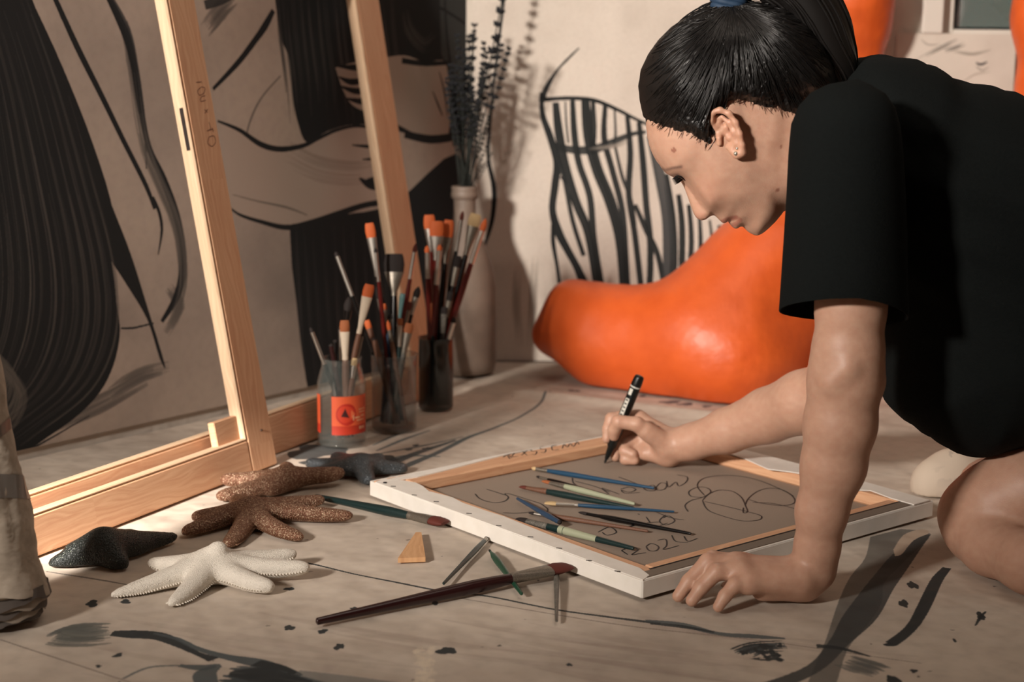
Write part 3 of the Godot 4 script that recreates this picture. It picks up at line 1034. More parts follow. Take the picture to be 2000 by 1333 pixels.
	streaks(img, mural_px([[790, 20], [800, 60], [830, 90], [860, 60]]), 40, 20, 4, Color(0.2, 0.19, 0.18), Color(0.38, 0.35, 0.32), 0.4)
	var m := mat(Color(1, 1, 1), 0.95)
	m.albedo_texture = ImageTexture.create_from_image(img)
	var e1 := -left_dir
	var o := print_sheet("mural", mural_o + left_dir * MURAL_W, e1, Vector3.UP, MURAL_W, MURAL_H, 0.004, m)
	tag(o, "large charcoal mural of flowing dark hair and arms on tan paper", "mural")

# ---------------------------------------------------------------- ink drawings on the back wall
func build_wall_drawings() -> void:
	rng.seed = 7
	var a := at(919, 704, BACK - 0.004)
	var b := at(1770, -40, BACK - 0.004)
	var w := b.x - a.x
	var h := b.y + 0.25 - a.y
	var k := minf(1900.0 / w, 2000.0 / h)
	var img := Image.create(int(w * k), int(h * k), false, Image.FORMAT_RGBA8)
	img.fill(Color(0.86, 0.82, 0.775))
	grain(img, Color(0.62, 0.57, 0.52), 0.006, 0.30, 61, 2.0)
	grain(img, Color(0.5, 0.46, 0.42), 0.05, 0.10, 62, 2.0)
	var px := func(p: Array) -> Array:
		var out := []
		for q in p:
			var v := at(q[0], q[1], BACK - 0.004)
			out.append(Vector2((v.x - a.x) * k, (a.y + h - v.y) * k))
		return out
	var ink := Color(0.085, 0.10, 0.105)
	var soft := Color(0.24, 0.25, 0.25)
	stroke(img, px.call([[988, -30], [978, 50], [966, 150], [956, 250], [954, 312], [965, 370], [961, 430], [944, 488]]), [10, 11, 9, 12, 14, 20, 18, 8], ink)
	# the bodice: rim, side, band, then its falling ribbons
	stroke(img, px.call([[1131, 94], [1112, 112], [1088, 138], [1068, 170], [1057, 200]]), [5, 9, 9, 20, 24], Color(ink, 0.9))
	stroke(img, px.call([[1058, 195], [1110, 192], [1160, 196], [1205, 214], [1240, 232], [1275, 248]]), [16, 15, 16, 14, 12, 10], ink)
	stroke(img, px.call([[1057, 180], [1060, 225], [1076, 272], [1088, 318], [1084, 362], [1079, 410], [1090, 452], [1108, 488], [1128, 525], [1146, 570]]), [12, 22, 28, 30, 30, 28, 34, 30, 30, 44], Color(ink, 0.95))
	stroke(img, px.call([[1084, 285], [1120, 293], [1160, 292], [1200, 276], [1235, 262], [1262, 258]]), [26, 30, 34, 26, 18, 12], Color(ink, 0.8))
	stroke(img, px.call([[1081, 420], [1080, 470], [1088, 520], [1095, 572]]), [14, 18, 14, 16], ink)
	var ribbons := [
		[[[1085, 200], [1091, 255], [1103, 320], [1125, 395], [1150, 460], [1170, 580]], 34], [[[1118, 196], [1122, 265], [1131, 320], [1152, 385], [1160, 470], [1178, 580]], 26],
		[[[1104, 198], [1106, 240], [1110, 280]], 8], [[[1143, 196], [1150, 265], [1166, 330], [1192, 395], [1212, 470], [1222, 580]], 44], [[[1158, 198], [1160, 250], [1158, 285]], 22],
		[[[1182, 205], [1180, 270], [1195, 330], [1215, 410], [1222, 500], [1226, 580]], 24], [[[1200, 212], [1202, 262], [1198, 280]], 10], [[[1200, 280], [1215, 345], [1232, 390], [1240, 440]], 14],
		[[[1225, 226], [1231, 300], [1228, 380], [1240, 460], [1254, 580]], 24], [[[1248, 238], [1256, 320], [1262, 400], [1270, 480], [1268, 580]], 26], [[[1240, 400], [1262, 450], [1285, 500], [1300, 580]], 22],
		[[[1300, 340], [1312, 420], [1316, 500], [1312, 580]], 30], [[[1325, 380], [1332, 450], [1330, 580]], 26], [[[1345, 400], [1350, 470], [1344, 580]], 22], [[[1366, 425], [1368, 480], [1362, 560]], 18],
		[[[1386, 430], [1390, 480], [1384, 550]], 12], [[[1404, 440], [1408, 480], [1402, 530]], 16], [[[1420, 440], [1424, 480], [1418, 520]], 10], [[[1072, 250], [1100, 340], [1118, 430], [1140, 500]], 18], [[[1095, 345], [1112, 372], [1120, 400]], 10]]
	for r in ribbons:
		var ww := []
		for q in r[0].size(): ww.append(r[1] * (0.75 if q == 0 else 1.0))
		stroke(img, px.call(r[0]), ww, Color(ink, 0.93))
		streaks(img, px.call(r[0]), r[1] * 0.8, 4, 3.0, soft, Color(0.36, 0.36, 0.35), 0.4)
	stroke(img, px.call([[1270, 265], [1290, 350], [1302, 440], [1300, 580]]), [30, 44, 36, 26], Color(0.22, 0.23, 0.235, 0.9))
	streaks(img, px.call([[1272, 265], [1292, 350], [1304, 440]]), 30, 12, 4, Color(0.3, 0.3, 0.3), Color(0.5, 0.48, 0.46), 0.35)
	# grey smears lower down
	for q in [[[1010, 520], [1008, 600], [1016, 690], 34], [[1046, 500], [1040, 600], [1034, 690], 26], [[1150, 290], [1200, 285], [1235, 270], 12]]:
		streaks(img, px.call(q.slice(0, 3)), q[3], 18, 14, Color(0.50, 0.47, 0.44), Color(0.66, 0.62, 0.57), 0.14)
	var m := mat(Color(1, 1, 1), 0.9)
	m.albedo_texture = ImageTexture.create_from_image(img)
	tag(print_sheet("ink_drawing", a, Vector3.RIGHT, Vector3.UP, w, h, 0.003, m), "tall cream paper on the wall with a dark inked bodice of ribbons", "drawing")
	# second sheet under the window
	var c := at(1722, 640, BACK - 0.010)
	var d := at(1986, 67, BACK - 0.010)
	var w2 := d.x - c.x
	var h2 := d.y - c.y
	var k2 := 700.0 / w2
	var img2 := Image.create(700, int(h2 * k2), false, Image.FORMAT_RGBA8)
	img2.fill(Color(0.84, 0.80, 0.755))
	grain(img2, Color(0.6, 0.55, 0.5), 0.01, 0.25, 63, 2.0)
	var px2 := func(p: Array) -> Array:
		var out := []
		for q in p:
			var v := at(q[0], q[1], BACK - 0.010)
			out.append(Vector2((v.x - c.x) * k2, (c.y + h2 - v.y) * k2))
		return out
	streaks(img2, px2.call([[1790, 118], [1840, 92], [1875, 76]]), 26, 12, 5, Color(0.45, 0.43, 0.4), Color(0.6, 0.57, 0.53), 0.5)
	streaks(img2, px2.call([[1845, 100], [1870, 92], [1888, 84]]), 20, 12, 5, Color(0.4, 0.39, 0.37), Color(0.55, 0.52, 0.48), 0.5)
	streaks(img2, px2.call([[1798, 76], [1815, 88], [1850, 84]]), 8, 6, 4, Color(0.5, 0.48, 0.45), Color(0.6, 0.57, 0.53), 0.5)
	streaks(img2, px2.call([[1860, 100], [1900, 106], [1940, 96]]), 20, 10, 7, Color(0.55, 0.52, 0.48), Color(0.68, 0.64, 0.59), 0.4)
	stroke(img2, px2.call([[1906, 122], [1916, 126], [1928, 121]]), [5, 14, 8], Color(0.14, 0.14, 0.15, 0.9))
	streaks(img2, px2.call([[1905, 126], [1918, 138], [1934, 130]]), 14, 8, 4, Color(0.5, 0.48, 0.45), Color(0.65, 0.61, 0.57), 0.4)
	streaks(img2, px2.call([[1880, 160], [1905, 145], [1940, 140]]), 10, 8, 4, Color(0.6, 0.55, 0.5), Color(0.7, 0.65, 0.6), 0.4)
	var m2 := mat(Color(1, 1, 1), 0.9)
	m2.albedo_texture = ImageTexture.create_from_image(img2)
	tag(print_sheet("pencil_sketch", c, Vector3.RIGHT, Vector3.UP, w2, h2, 0.003, m2), "paper with faint pencil sketch hung below the window", "drawing")

# ---------------------------------------------------------------- ink written along lines, as flat ribbons on a surface
func ink_lines(lines: Array, p0: Vector3, n: Vector3, width: float, lift := 0.0003, steps := 5) -> Soup:
	var s := Soup.new()
	for l in lines:
		var pts := []
		for q in l: pts.append(on_plane(q[0], q[1], p0 + n * lift, n))
		pts = spline(pts, steps)
		for i in pts.size():
			var t: Vector3 = (pts[mini(i + 1, pts.size() - 1)] - pts[maxi(i - 1, 0)]).normalized()
			var c := n.cross(t) * width / 2.0 * (0.55 if i == 0 or i == pts.size() - 1 else 1.0)
			s.v.append(pts[i] - c)
			s.v.append(pts[i] + c)
			if i > 0:
				var k := s.v.size() - 4
				s.quad(k, k + 2, k + 3, k + 1)
	return s

# ---------------------------------------------------------------- two bare stretcher frames leaning on the mural
func wood_bar(called: String, parent: Node3D, size: Vector3, along: int, centre: Vector3, m: Material, off: float) -> MeshInstance3D:
	return put(called, uv_box(size, 0.0025, along, 0.4, off).mesh(), m, parent, centre)

func build_stretchers() -> void:
	var r1 := fl(543, 906)
	var es := (fl(78, 1086) - r1).normalized()
	var nh := Vector3.UP.cross(es)
	if nh.x < 0: nh = -nh
	var specs := [
		{"o": r1, "w": 1.05, "h": 0.98, "bar": 0.064, "foot": 0.05, "t": 0.022, "lean": 11.0, "label": "bare pine stretcher frame in front, with pencilled size on its upright"},
		{"o": fl(862, 768) - nh * 0.004, "w": 1.35, "h": 0.80, "bar": 0.078, "foot": 0.062, "t": 0.02, "lean": 10.0, "label": "bare pine stretcher frame behind the first, nearest the charcoal mural"}]
	for k in 2:
		var d: Dictionary = specs[k]
		var lean: float = deg_to_rad(d.lean)
		var eu := Vector3.UP * cos(lean) - nh * sin(lean)
		var en := nh * cos(lean) + Vector3.UP * sin(lean)
		# local x runs along es (away from the corner), y up the frame, z towards the room when es x eu = en
		var sgn := 1.0 if es.cross(eu).dot(en) > 0 else -1.0
		var t := thing("stretcher_frame", d.label, "stretcher frame", d.o, "stretcher frames leaning on the mural")
		t.basis = Basis(es, eu, es.cross(eu))
		var zc: float = -sgn * d.t / 2.0
		var up := 0.0
		# front faces lie in the plane z = 0
		wood_bar("upright", t, Vector3(d.bar, d.h, d.t), 1, Vector3(d.bar / 2.0, d.h / 2.0 + up, zc), M.pine, 0.13 + 0.4 * k)
		wood_bar("upright", t, Vector3(d.bar, d.h, d.t), 1, Vector3(d.w - d.bar / 2.0, d.h / 2.0 + up, zc), M.pine, 0.57)
		wood_bar("rail", t, Vector3(d.w - 2 * d.bar, d.foot, d.t), 0, Vector3(d.w / 2.0, d.foot / 2.0 + up, zc), M.pine, 0.3 + 0.3 * k)
		wood_bar("rail", t, Vector3(d.w - 2 * d.bar, d.foot, d.t), 0, Vector3(d.w / 2.0, d.h - d.foot / 2.0 + up, zc), M.pine, 0.8)
		# pale raised lip along the inner edges
		wood_bar("lip", t, Vector3(0.006, d.h - 2 * d.foot, d.t * 0.96), 1, Vector3(d.bar + 0.003, d.h / 2.0, zc), M.pine_pale, 0.2)
		wood_bar("lip", t, Vector3(d.w - 2 * d.bar, 0.004, d.t * 0.96), 0, Vector3(d.w / 2.0, d.foot + 0.002, zc), M.pine_pale, 0.6)
		if k == 0:
			put("slot_shade", box_soup(Vector3(0.002, 0.062, 0.006), 0.0, Vector3(d.bar + 0.0063, 0.515, zc * 0.6)).mesh(), mat(Color(0.14, 0.09, 0.07), 0.8), t)  # dark strip whose colour stands in for the shade inside a groove
			put("corner_brace", uv_box(Vector3(0.055, 0.040, 0.012), 0.0015, 0, 0.3, 0.4).mesh(), M.pine, t, Vector3(d.bar + 0.006 + 0.0275, d.foot + 0.0195, zc - sgn * 0.003))
			put("pin", lathe([[0.0022, -0.001], [0.0022, 0.001], [0.001, 0.0016]], 10).mesh(), mat(Color(0.2, 0.13, 0.1), 0.5, 0.5), t, Vector3(d.bar * 0.42, d.foot * 1.15, 0.0))
			var ink := ink_lines([[[383, 161], [394, 160]], [[393, 170], [386, 178], [390, 186], [398, 182], [400, 172], [393, 170]], [[401, 187], [393, 190], [392, 198], [402, 196]], [[399, 214], [406, 220]], [[406, 213], [400, 222]], [[408, 238], [411, 252], [404, 256], [416, 252]], [[414, 249], [417, 258]], [[408, 268], [406, 280], [414, 286], [421, 278], [418, 266], [408, 268]]], d.o, en, 0.0012)
			for i in ink.v.size(): ink.v[i] = t.transform.affine_inverse() * ink.v[i]
			put("size_note", ink.mesh(), mat(Color(0.42, 0.24, 0.18), 0.8), t)

# ---------------------------------------------------------------- the stretched canvas, face down
var canvas_c := Vector3(0.1894, 0.0, -2.1322)
const CANVAS_TURN := 39.55
const CANVAS_W := 0.55
const CANVAS_TOP := 0.022
const LINEN_Y := 0.0045
var cd := Vector3(cos(deg_to_rad(CANVAS_TURN)), 0, -sin(deg_to_rad(CANVAS_TURN)))     # left corner to far corner
var ce := Vector3(sin(deg_to_rad(CANVAS_TURN)), 0, cos(deg_to_rad(CANVAS_TURN)))      # left corner to near corner

func canvas_local(px: float, py: float, y: float) -> Vector2:      # along cd and ce from the centre
	var p := fl(px, py, y) - canvas_c
	return Vector2(p.dot(cd), p.dot(ce))

func build_canvas() -> void:
	var t := thing("canvas", "square stretched canvas lying face down with signed linen back", "canvas", canvas_c)
	t.basis = Basis(cd, Vector3.UP, cd.cross(Vector3.UP))           # local x = cd, z = ce
	if t.basis.z.dot(ce) < 0: push_error("canvas axes")
	var h := CANVAS_W / 2.0
	var bw := 0.040
	var top := CANVAS_TOP
	var bh := top - LINEN_Y
	# linen
	var lin := mat(Color(0.63, 0.57, 0.515), 0.95)
	triplanar(lin, noise_texture(0.25, Color(0.86, 0.85, 0.84), Color(1, 1, 1), 71, 3), 14.0, bump_texture(0.4, 72, 3.0, 2), 0.4)
	put("linen_back", box_soup(Vector3(CANVAS_W - 0.004, 0.003, CANVAS_W - 0.004), 0.0, Vector3(0, LINEN_Y - 0.0015, 0)).mesh(), lin, t)
	# bars: left-near (x = -h), far-left (z = -h), far-right (x = +h), near-right (z = +h)
	for k in 4:
		var along := 2 if k % 2 == 0 else 0
		var sz := Vector3(bw, bh, CANVAS_W - 0.004) if along == 2 else Vector3(CANVAS_W - 2 * bw - 0.004, bh, bw)
		var pos := [Vector3(-h + bw / 2 + 0.002, 0, 0), Vector3(0, 0, -h + bw / 2 + 0.002), Vector3(h - bw / 2 - 0.002, 0, 0), Vector3(0, 0, h - bw / 2 - 0.002)][k] as Vector3
		wood_bar("stretcher_bar", t, sz, along, pos + Vector3(0, LINEN_Y + bh / 2, 0), M.pine, 0.17 * k)
	# primed canvas wrapped round the sides
	var wrap := Soup.new()
	for k in 4:
		var sz := Vector3(0.002, top - 0.001, CANVAS_W) if k % 2 == 0 else Vector3(CANVAS_W, top - 0.001, 0.002)
		var pos := [Vector3(-h, 0, 0), Vector3(0, 0, -h), Vector3(h, 0, 0), Vector3(0, 0, h)][k] as Vector3
		wrap.join(box_soup(sz, 0.0008, pos + Vector3(0, top / 2, 0)))
	put("canvas_side", wrap.mesh(), M.gesso, t)
	# folded edges stapled over the bars: outlines in pixels of the plane of the top
	var y1 := top + 0.0012
	var folds := [
		[[[727, 943], [1256, 1133], [1268, 1124], [1250, 1110], [1186, 1087], [1105, 1058], [1051, 1036], [984, 1009], [949, 998], [905, 983], [884, 972], [862, 966], [838, 960], [826, 950], [812, 943], [789, 939], [750, 935]], 0.0, "stapled_fold"],
		[[[727, 943], [760, 940], [816, 932], [870, 919], [916, 907], [997, 886], [1100, 865], [1180, 848], [1275, 827], [1268, 826], [1100, 859], [940, 894]], 0.0002, "stapled_fold"],
		[[[1262, 833], [1360, 868], [1455, 898], [1500, 918], [1540, 923], [1580, 929], [1610, 946], [1650, 958], [1700, 960], [1740, 975], [1790, 989], [1826, 982], [1640, 926], [1470, 878], [1272, 826]], 0.0015, "lifted_fold"]]
	for f in folds:
		var poly := []
		for q in f[0]:
			var c := canvas_local(q[0], q[1], y1)
			poly.append(Vector2(clampf(c.x, -h - 0.001, h + 0.001), clampf(c.y, -h - 0.001, h + 0.001)))
		put(f[2], slab(poly, top - 0.0002 + f[1], y1 + f[1]).mesh(), M.gesso, t)
	# near-right edge: canvas fold greyed to hold its shade, a dark shade strip, bare wood
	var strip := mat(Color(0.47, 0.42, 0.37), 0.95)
	put("shaded_fold", box_soup(Vector3(CANVAS_W - 0.012, 0.0012, 0.017), 0.0004, Vector3(0.002, top + 0.0004, h - 0.0125)).mesh(), strip, t)
	put("turned_edge", box_soup(Vector3(CANVAS_W, 0.0016, 0.0035), 0.0006, Vector3(0, top - 0.0002, h - 0.0012)).mesh(), M.gesso, t)
	put("gap", box_soup(Vector3(CANVAS_W - 0.05, 0.0006, 0.003), 0.0, Vector3(0.01, top + 0.0001, h - 0.0245)).mesh(), mat(Color(0.09, 0.08, 0.075), 0.9), t)  # dark strip painted as the shade between fold and wood
	# staples
	var st := box_soup(Vector3(0.0072, 0.0011, 0.0009), 0.0003).mesh()
	for q in [[768, 951], [809, 968], [852, 981], [916, 1004], [974, 1028], [1036, 1050], [1092, 1072], [1150, 1096], [1206, 1117]]:
		var c := canvas_local(q[0], q[1], y1)
		var o := put("staple", st, M.staple, t, Vector3(c.x, y1 + 0.0004, c.y))
		o.rotation_degrees.y = -CANVAS_TURN - 12 + rng.randf_range(-5, 5)
	var nail := canvas_local(752, 944, y1)
	put("nail_head", lathe([[0.0028, 0.0], [0.0026, 0.0012], [0.001, 0.0016]], 12).mesh(), M.ink, t, Vector3(nail.x, y1, nail.y))
	# writing
	var inv := t.transform.affine_inverse()
	var words := [
		[[928, 965], [938, 975], [962, 982], [984, 980], [993, 972], [986, 965], [998, 966], [1030, 976], [1056, 984]], [[950, 956], [970, 962], [988, 968]], [[1056, 984], [1070, 996], [1060, 1004], [1040, 994]], [[982, 1002], [1010, 1003], [1040, 1000]],
		[[1118, 934], [1122, 946], [1150, 958], [1186, 970]], [[1122, 940], [1160, 950], [1192, 962]], [[1208, 932], [1240, 944], [1258, 950]], [[1190, 966], [1176, 954], [1210, 966]],
		[[1212, 956], [1230, 952], [1242, 957], [1228, 962], [1214, 958], [1222, 964], [1250, 962]], [[1254, 948], [1262, 958], [1280, 958], [1276, 948], [1262, 952]], [[1280, 954], [1290, 944], [1302, 946], [1298, 956], [1284, 958], [1282, 952]], [[1302, 940], [1306, 952], [1320, 942], [1326, 950], [1340, 942], [1342, 932], [1322, 928]],
		[[1210, 1034], [1236, 1028], [1262, 1022], [1290, 1020]], [[1168, 1040], [1190, 1030], [1204, 1040], [1186, 1046], [1176, 1040]], [[1222, 1030], [1240, 1026], [1250, 1020]], [[1262, 1010], [1270, 1022]], [[1246, 1004], [1249, 1006]], [[1300, 1006], [1288, 1018], [1300, 1026], [1318, 1018], [1306, 1008], [1296, 1012]], [[1280, 1000], [1310, 1012], [1336, 1016]], [[1280, 1030], [1304, 1022]],
		[[1214, 1076], [1232, 1068], [1246, 1074], [1234, 1084], [1248, 1082], [1262, 1080]], [[1214, 1076], [1226, 1084]], [[1262, 1068], [1272, 1062], [1286, 1068], [1282, 1076], [1268, 1076], [1262, 1068]], [[1284, 1056], [1300, 1054], [1302, 1066], [1296, 1074], [1326, 1066]], [[1312, 1046], [1320, 1058], [1344, 1060]], [[1336, 1048], [1344, 1058], [1362, 1052]],
		[[1344, 1000], [1338, 988], [1350, 978], [1372, 972], [1388, 962], [1382, 954], [1364, 952], [1346, 960], [1350, 970], [1372, 972]],
		[[1376, 968], [1362, 950], [1372, 936], [1400, 930], [1440, 930], [1480, 938], [1520, 954], [1546, 968], [1552, 982], [1530, 988], [1490, 984], [1462, 976]],
		[[1372, 978], [1384, 966], [1404, 958], [1430, 960], [1448, 972], [1456, 988], [1460, 1000], [1452, 1002], [1452, 992]], [[1456, 986], [1462, 974], [1480, 960], [1504, 954], [1530, 958], [1550, 970]],
		[[1372, 978], [1382, 996], [1410, 1008], [1450, 1018], [1482, 1016], [1486, 1008], [1460, 1000], [1420, 990], [1376, 980]], [[1470, 982], [1510, 984], [1560, 996]]]
	var s := ink_lines(words, Vector3(0, LINEN_Y, 0), Vector3.UP, 0.0021, 0.0003)
	for i in s.v.size(): s.v[i] = inv * s.v[i]
	tag(put("signature", s.mesh(), M.ink, t), "black marker writing and a looping signature")
	var note := [[[982, 894], [990, 890], [996, 897]], [[992, 888], [1000, 895]], [[1006, 884], [1000, 892], [1012, 892]], [[1018, 880], [1030, 890]], [[1030, 880], [1018, 890]], [[1044, 876], [1036, 878], [1040, 882], [1048, 882], [1046, 888], [1038, 888]], [[1062, 872], [1054, 874], [1058, 878], [1066, 878], [1064, 884], [1056, 884]], [[1088, 870], [1078, 872], [1080, 880], [1092, 878]], [[1098, 877], [1102, 868], [1108, 874], [1114, 866], [1120, 873], [1127, 863], [1131, 869]]]
	var s2 := ink_lines(note, Vector3(0, top, 0), Vector3.UP, 0.0016, 0.0004, 3)
	for i in s2.v.size(): s2.v[i] = inv * s2.v[i]
	put("size_note", s2.mesh(), M.ink, t)

# ---------------------------------------------------------------- orange sculptures
func build_sculptures() -> void:
	var b := Blob.new()
	b.k = 0.06
	var P := func(px: float, py: float, dist: float) -> Vector3: return at(px, py, dist)
	b.chain([P.call(1066, 652, 3.07), P.call(1122, 626, 3.04), P.call(1180, 648, 3.0), P.call(1280, 662, 2.95), P.call(1380, 668, 2.9), P.call(1440, 680, 2.88)], [0.016, 0.056, 0.075, 0.088, 0.102, 0.100])
	b.bone(P.call(1113, 582, 3.03), 0.012, P.call(1150, 620, 3.02), 0.05)
	b.chain([P.call(1085, 664, 3.06), P.call(1180, 690, 2.98), P.call(1290, 712, 2.92)], [0.022, 0.046, 0.05])
	b.chain([P.call(1375, 640, 2.92), P.call(1440, 580, 2.95), P.call(1505, 515, 2.98), P.call(1560, 490, 2.99)], [0.092, 0.098, 0.100, 0.098])
	b.chain([P.call(1430, 700, 2.86), P.call(1480, 700, 2.9), P.call(1560, 600, 2.98)], [0.082, 0.075, 0.09])
	var s := b.soup(0.009)
	for i in s.v.size(): s.v[i].y = maxf(s.v[i].y, 0.002)
	var c := Blob.new()
	c.k = 0.05
	c.chain([P.call(1590, 715, 2.98), P.call(1660, 740, 2.98), P.call(1740, 775, 2.94)], [0.075, 0.074, 0.055])
	var s2 := c.soup(0.009)
	for i in s2.v.size(): s2.v[i].y = maxf(s2.v[i].y, 0.002)
	s.join(s2)
	var o := put("orange_sculpture", s.mesh(), M.orange)
	tag(o, "big glossy orange sculpture lying on the floor like a bent limb", "sculpture")
	var d := Blob.new()
	d.k = 0.04
	d.chain([P.call(1662, -110, 3.12), P.call(1668, 0, 3.13), P.call(1680, 60, 3.14), P.call(1682, 120, 3.15), P.call(1700, 260, 3.15), P.call(1725, 450, 3.13), P.call(1740, 690, 3.13)], [0.085, 0.070, 0.048, 0.028, 0.03, 0.04, 0.05])
	var s3 := d.soup(0.010)
	for i in s3.v.size(): s3.v[i].y = maxf(s3.v[i].y, 0.002)
	tag(put("orange_sculpture", s3.mesh(), M.orange), "tall orange sculpture tapering downwards to a narrow waist beside the window", "sculpture")
	var e := Blob.new()
	e.k = 0.04
	e.chain([P.call(2030, -120, 3.08), P.call(2032, 40, 3.08), P.call(2036, 180, 3.08), P.call(2030, 400, 3.08), P.call(2035, 700, 3.08)], [0.05, 0.046, 0.043, 0.05, 0.06])
	var s4 := e.soup(0.010)
	for i in s4.v.size(): s4.v[i].y = maxf(s4.v[i].y, 0.002)
	tag(put("orange_sculpture", s4.mesh(), M.orange), "slim upright orange sculpture standing in front of the window", "sculpture")

# ---------------------------------------------------------------- the wrapped roll on the left
func build_roll() -> void:
	var base := fl(8, 1212)
	var up := (at(-72, 720, -base.z + 0.02) - base).normalized()
	var t := thing("canvas_roll", "tall roll of canvas wrapped in cream cloth with tape bands", "roll", base)
	t.basis = frame_along(up, Vector3.RIGHT)
	var n := FastNoiseLite.new()
	n.seed = 3
	n.frequency = 1.0
	var wrapm := triplanar(mat(Color(0.70, 0.65, 0.59), 0.92), noise_texture(0.03, Color(0.82, 0.81, 0.8), Color(1, 1, 1), 81), 5.0, bump_texture(0.03, 82, 6.0), 0.5)
	var skin := func(y: float, a: float) -> float:
		var r := 0.047 - 0.012 * clampf((y - 0.06) / 0.3, 0.0, 1.0)
		if y < 0.065: r += 0.010 * pow((0.065 - y) / 0.045, 1.4)
		r += n.get_noise_3d(cos(a) * 1.4, sin(a) * 1.4, y * 14.0) * 0.006
		return r
	var s := Soup.new()
	var rows := 60
	var sides := 48
	for i in rows + 1:
		var y := 0.030 + (0.72 - 0.030) * pow(float(i) / rows, 1.3)
		for k in sides:
			var a := TAU * k / sides
			var r: float = skin.call(y, a)
			var yy := y + (sin(a * 3.0 + 0.6) * 0.006 + sin(a * 7.0) * 0.002 if i == 0 else 0.0)
			s.v.append(Vector3(cos(a) * r, yy, -sin(a) * r))
	for i in rows:
		for k in sides:
			s.quad(i * sides + k, i * sides + (k + 1) % sides, (i + 1) * sides + (k + 1) % sides, (i + 1) * sides + k)
	put("cloth_wrap", s.mesh(), wrapm, t)
	# tape bands, winding a little askew
	for q in [[0.135, 0.026, 0.012, Color(0.46, 0.44, 0.42)], [0.205, 0.012, -0.008, Color(0.40, 0.37, 0.34)]]:
		var b := Soup.new()
		for i in 2:
			for k in sides:
				var a := TAU * k / sides
				var y: float = q[0] + i * q[1] + q[2] * cos(a + 0.4)
				var r: float = skin.call(y, a) + 0.0008
				b.v.append(Vector3(cos(a) * r, y, -sin(a) * r))
		for k in sides: b.quad(k, (k + 1) % sides, sides + (k + 1) % sides, sides + k)
		put("tape_band", b.mesh(), mat(q[3], 0.35), t)
	# the layers of the roll show at its foot
	for k in 5:
		var r := 0.040 + k * 0.0030
		put("roll_layer", torn_ring(r, 0.001 + k * 0.0055, 0.036).mesh(), mat(Color(0.58, 0.53, 0.48) if k % 2 else Color(0.34, 0.31, 0.29), 0.9), t)
	put("core", lathe([[0.034, 0.0], [0.036, 0.05]], 24).mesh(), mat(Color(0.3, 0.27, 0.25), 0.9), t)

func torn_ring(r: float, y0: float, y1: float) -> Soup:      # one turn of the roll with a ragged lower edge
	var s := Soup.new()
	for k in 48:
		var a := TAU * k / 48.0
		var rag := 0.0022 * sin(a * 5.0 + r * 900.0) + 0.0014 * sin(a * 11.0 + r * 400.0)
		s.v.append(Vector3(cos(a) * (r + 0.002), maxf(y0 + rag, 0.0004), -sin(a) * (r + 0.002)))
		s.v.append(Vector3(cos(a) * r, y1, -sin(a) * r))
	for k in 48:
		var k2 := (k + 1) % 48
		s.quad(k * 2, k2 * 2, k2 * 2 + 1, k * 2 + 1)
	return s

# ---------------------------------------------------------------- the artist
const MID := 1.90              # distance of the middle plane of her head
const SKIN := Color(0.56, 0.345, 0.245)      # linear

func on_face(head: Dictionary, px: float, py: float, lift := 0.0) -> Vector3:      # the point of the near cheek seen at that pixel
	var d := MID
	for k in 4:
		var p := at(px, py, d)
		var i := clampi(int(round((p.x - head.lo.x) / head.h)), 0, head.cols - 1)
		var j := clampi(int(round((p.y - head.lo.y) / head.h)), 0, head.rows - 1)
		d = MID - maxf(head.w[i * head.rows + j], 0.0) - lift
	return at(px, py, d)

func pix(p: Vector3) -> Vector2:
	var q := eye_basis.inverse() * (p - eye)
	return Vector2(1000.0 - FOCAL * q.x / q.z, 666.5 + FOCAL * q.y / q.z)

func near_line(p: Vector2, l: Array) -> float:
	var q := PackedVector2Array()
	for e in l: q.append(Vector2(e[0], e[1]))
	return line_distance(p, q)

